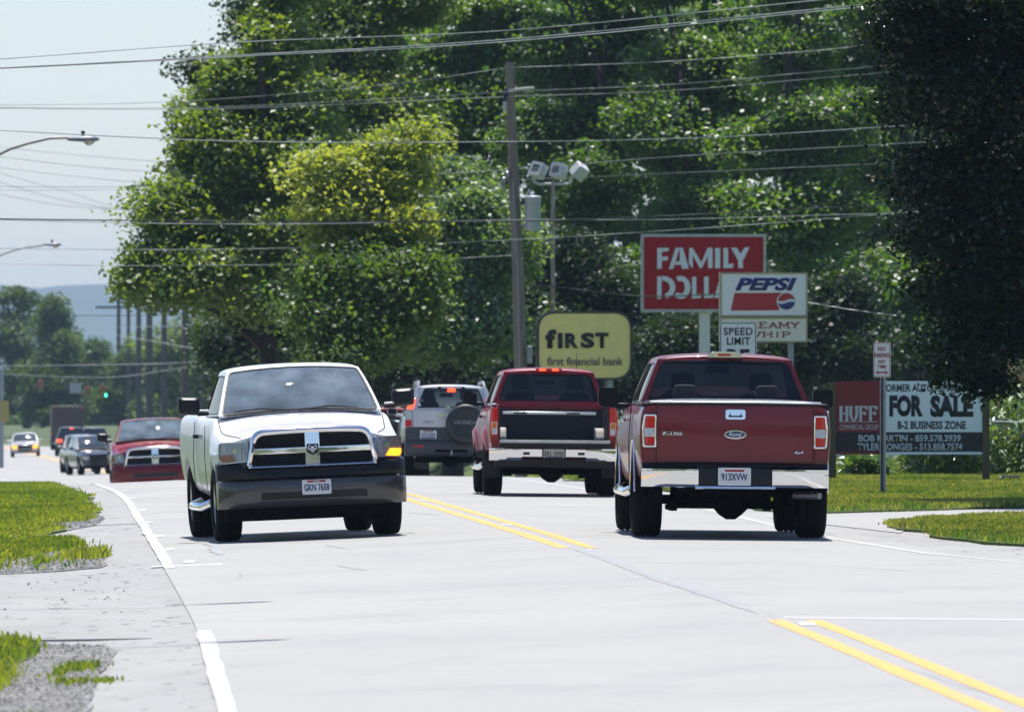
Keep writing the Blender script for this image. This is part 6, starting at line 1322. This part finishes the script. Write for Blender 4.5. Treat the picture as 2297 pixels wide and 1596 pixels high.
def box_truck(name, label, loc, rz):
    root = thing(name, label, 'truck', loc, rz); br = mat('brown_enamel', (.085,.055,.04), .45, noise=.2); L = 6.4; h = L/2
    MB().box(-1.12,1.12,-h,h-1.7,.75,3.05).build('cargo_box', br, root, bevel=.06)
    MB().box(-1.06,1.06,h-1.7,h-.2,.7,2.5).build('cab', br, root, bevel=.12)
    MB().box(-1.0,1.0,h-.22,h-.17,1.5,2.3).build('windshield', M['g_far'], root, bevel=.02)
    MB().box(-.95,.95,-h-.03,-h,.95,2.85).build('roller_door', mat('door_brown', (.07,.045,.035), .5, noise=.25), root, bevel=.01)
    for sg in (-1, 1):
        for z in (1.0, 2.9): MB().box(*sorted((sg*.99, sg*1.09)), -h-.04, -h, z-.05, z+.05).build('tail_lamp', M['redlens'], root)
        for y in (-h+1.3, h-1.0): wheel(root, .95, y, .42, .25, .24, sg)
    MB().box(-1.05,1.05,-h-.12,-h+.1,.42,.58).build('rear_bumper', M['steel'], root, bevel=.02)
    MB().box(-.8,.8,-h+.3,h-.4,.42,.76).build('chassis', M['under'], root)
    return root
# ------------------------------------------------------------------ the traffic
def at(u, d, rz, L, front, dx=0.0):
    """centre of a vehicle whose near face is centred on photo column u at distance d"""
    x, y = (u-1148)/F*d, d; s = -1 if front else 1
    fx, fy = -math.sin(rz), math.cos(rz)                       # local +y
    cx, cy_ = x + s*fx*L/2, y + s*fy*L/2
    return cx, cy_
def put(u, d, rz, L, front, kind=None):
    x, y = at(u, d, rz, L, front); z = float(gz(x, y)); return (x, y, z)
def settle(o, r, L):
    """tilt a vehicle to the slope of the road under it"""
    rz = o.rotation_euler[2]; f = np.array([-math.sin(rz), math.cos(rz)]); s = np.array([math.cos(rz), math.sin(rz)]); p = np.array(o.location[:2])
    h = lambda q: float(gz(q[0], q[1])); a = L*.29; zf, zb_ = h(p+f*a), h(p-f*a); zl, zr_ = h(p-s*.8), h(p+s*.8)
    o.rotation_euler = (math.atan2(zf-zb_, 2*a), math.atan2(zl-zr_, 1.6), rz); o.location[2] = (zf+zb_+zl+zr_)/4 + .002
WHITE = paint('white_paint', (.86,.865,.87), .35, coat=.7); MAROON = paint('dark_red_paint', (.165,.002,.010), .42, coat=.45); RED1 = paint('red_paint', (.30,.005,.012), .42, coat=.5); RED2 = paint('faded_red_paint', (.30,.012,.03)); SILV = paint('silver_paint', (.64,.65,.68), .35, .1)
GREYB = mat('bumper_grey', (.055,.056,.06), .28, .2, coat=.6, noise=.2)
rz = math.pi + .115; w = ram('white_pickup', 'white pickup coming on in the near lane with its indicator lit, plate GKN 7658', put(709, 96.6, rz, 5.3, True), rz, WHITE, GREYB); settle(w, .4, 5.3)
rz = .030; f1 = f_truck('dark_red_pickup', 'dark red pickup seen from behind with a tonneau cover and plate 913XVW', put(1646, 93, rz, 5.85, False), rz, MAROON); settle(f1, .42, 5.85)
rz = .043; f2 = n_truck('red_pickup', 'bright red pickup seen from behind with its tailgate down, plate EKL 3592', put(1240, 127, rz, 5.2, False), rz, RED1); settle(f2, .385, 5.2)
rz = .05; c1 = crossover('silver_crossover', 'silver-white crossover with a spare wheel on its back and brake lights on', put(1011, 172, rz, 4.5, False), rz, SILV); settle(c1, .33, 4.5)
rz = math.pi + .055; w2 = ram('oncoming_red_pickup', 'oncoming red pickup half hidden behind the white one', put(352, 207, rz, 5.3, True), rz, RED2, MAROON, new=False); settle(w2, .4, 5.3)  # bumper takes the darker red: shade low on the front put into its colour
rz = .06; o = far_car('red_van', 'dark red car seen just beside the mirror of the white pickup', 'car', put(868, 196, rz, 4.8, False), rz, RED1, 4.8, .92, 1.72, 'suv', glass_m=M['g_dark']); settle(o, .36, 4.8)
E1 = [('white_car','small white oncoming car with lamps lit, leftmost on the far road','car', 57, 545, math.pi+.05, SILV, 'sedan', 1.42, .86, dict(lit=True)),
      ('dark_crossover','dark crossover with red tail lights in front of the brown truck','car', 160, 545, .062, mat('dark_blue_paint',(.02,.025,.04),.3,coat=1), 'suv', 1.75, .92, dict(brake=True)),
      ('dark_car','dark car with a glinting roof to the right of the dark crossover','car', 212, 575, .07, mat('black_paint',(.015,.016,.02),.3,coat=1), 'suv', 1.7, .90, {}),
      ('silver_car','silver-topped dark car turning in front of the red oncoming pickup','car', 188, 352, math.pi+.10, mat('slate_paint',(.05,.055,.075),.3,coat=1), 'sedan', 1.45, .70, {}),
      ('navy_car','navy blue car close to the mirror of the red oncoming pickup','car', 222, 335, math.pi+.2, mat('navy_paint',(.015,.022,.05),.3,coat=1), 'sedan', 1.45, .62, {})]
for nm, lb, ct_, u_, d_, rz_, pm, kd, H_, W_, kw in E1:
    o = far_car(nm, lb, ct_, put(u_, d_, rz_, 4.6, math.cos(rz_) < 0), rz_, pm, 4.6, W_, H_, kd, **kw); settle(o, .33, 4.6)
o = box_truck('delivery_truck', 'brown box truck on the far road beyond the dark crossover', put(151, 640, .065, 6.4, False), .065); settle(o, .42, 6.4)
x, y, z = put(2010, 185, math.pi+.9, 4.5, True); o = far_car('parked_car', 'pale silver car parked behind the weeds under the for sale board', 'car', (x,y,float(gz(x,y))-.42), math.pi+.55, SILV, 4.5, .88, 1.45, 'sedan', glass_m=mat('sky_glass', (.35,.42,.46), .15, coat=1))
# driver of the white pickup: one continuous seated figure
def person(label, parent_obj, loc):
    me = bpy.data.meshes.new('person'); V = [(0,0,.0),(0,0,.25),(0,.0,.45),(0,.0,.56),(0,.02,.66),(0,.02,.80),(-.19,0,.47),(.19,0,.47),(-.26,.16,.28),(.26,.16,.28),(-.17,.40,.36),(.17,.40,.36)]
    E_ = [(0,1),(1,2),(2,3),(3,4),(4,5),(2,6),(2,7),(6,8),(7,9),(8,10),(9,11)]; rr_ = [.17,.17,.15,.06,.085,.095,.075,.075,.05,.05,.04,.04]
    me.from_pydata(V, E_, []); o = bpy.data.objects.new('person', me); link(o); sk = o.modifiers.new('s', 'SKIN'); 
    for v, r_ in zip(me.skin_vertices[0].data, rr_): v.radius = (r_, r_*.85)
    me.skin_vertices[0].data[0].use_root = True; s = o.modifiers.new('u', 'SUBSURF'); s.levels = s.render_levels = 2; bake(o)
    o.data.materials.clear(); o.data.materials.append(mat('orange_shirt', (.45,.13,.05), .9)); o.data.materials.append(mat('skin', (.42,.24,.16), .6))
    for p in o.data.polygons: p.material_index = 1 if p.center.z > .56 or p.center.y > .34 else 0
    finish(o.data, 60); o.location = loc; tag(o, label, 'person')
    MB().lathe([(-.02,.001),(-.02,.09),(.05,.10),(.11,.06),(.13,.001)], 14, 'z', (0,-.01,.80)).build('hair', mat('hair', (.03,.02,.015), .8), o, smooth=60); return o
mw = w.matrix_basis if False else Matrix.LocRotScale(w.location, w.rotation_euler, None)
p = person('driver in an orange shirt behind the windshield of the white pickup', None, mw @ Vector((-.40,.18,.92))); p.rotation_euler = w.rotation_euler
# ------------------------------------------------------------------ air
hz = MB().box(-1500, 1500, -420, 10100, -14.5, 120).build('haze', None, kind='stuff', smooth=0)
hm = bpy.data.materials.new('haze'); hm.use_nodes = True; t_ = hm.node_tree; t_.nodes.clear(); ou = t_.nodes.new('ShaderNodeOutputMaterial'); pv = t_.nodes.new('ShaderNodeVolumePrincipled')
pv.inputs['Color'].default_value = (.58,.78,1,1); pv.inputs['Density'].default_value = .00010; pv.inputs['Anisotropy'].default_value = 0.0; t_.links.new(pv.outputs[0], ou.inputs['Volume']); hz.data.materials.append(hm)
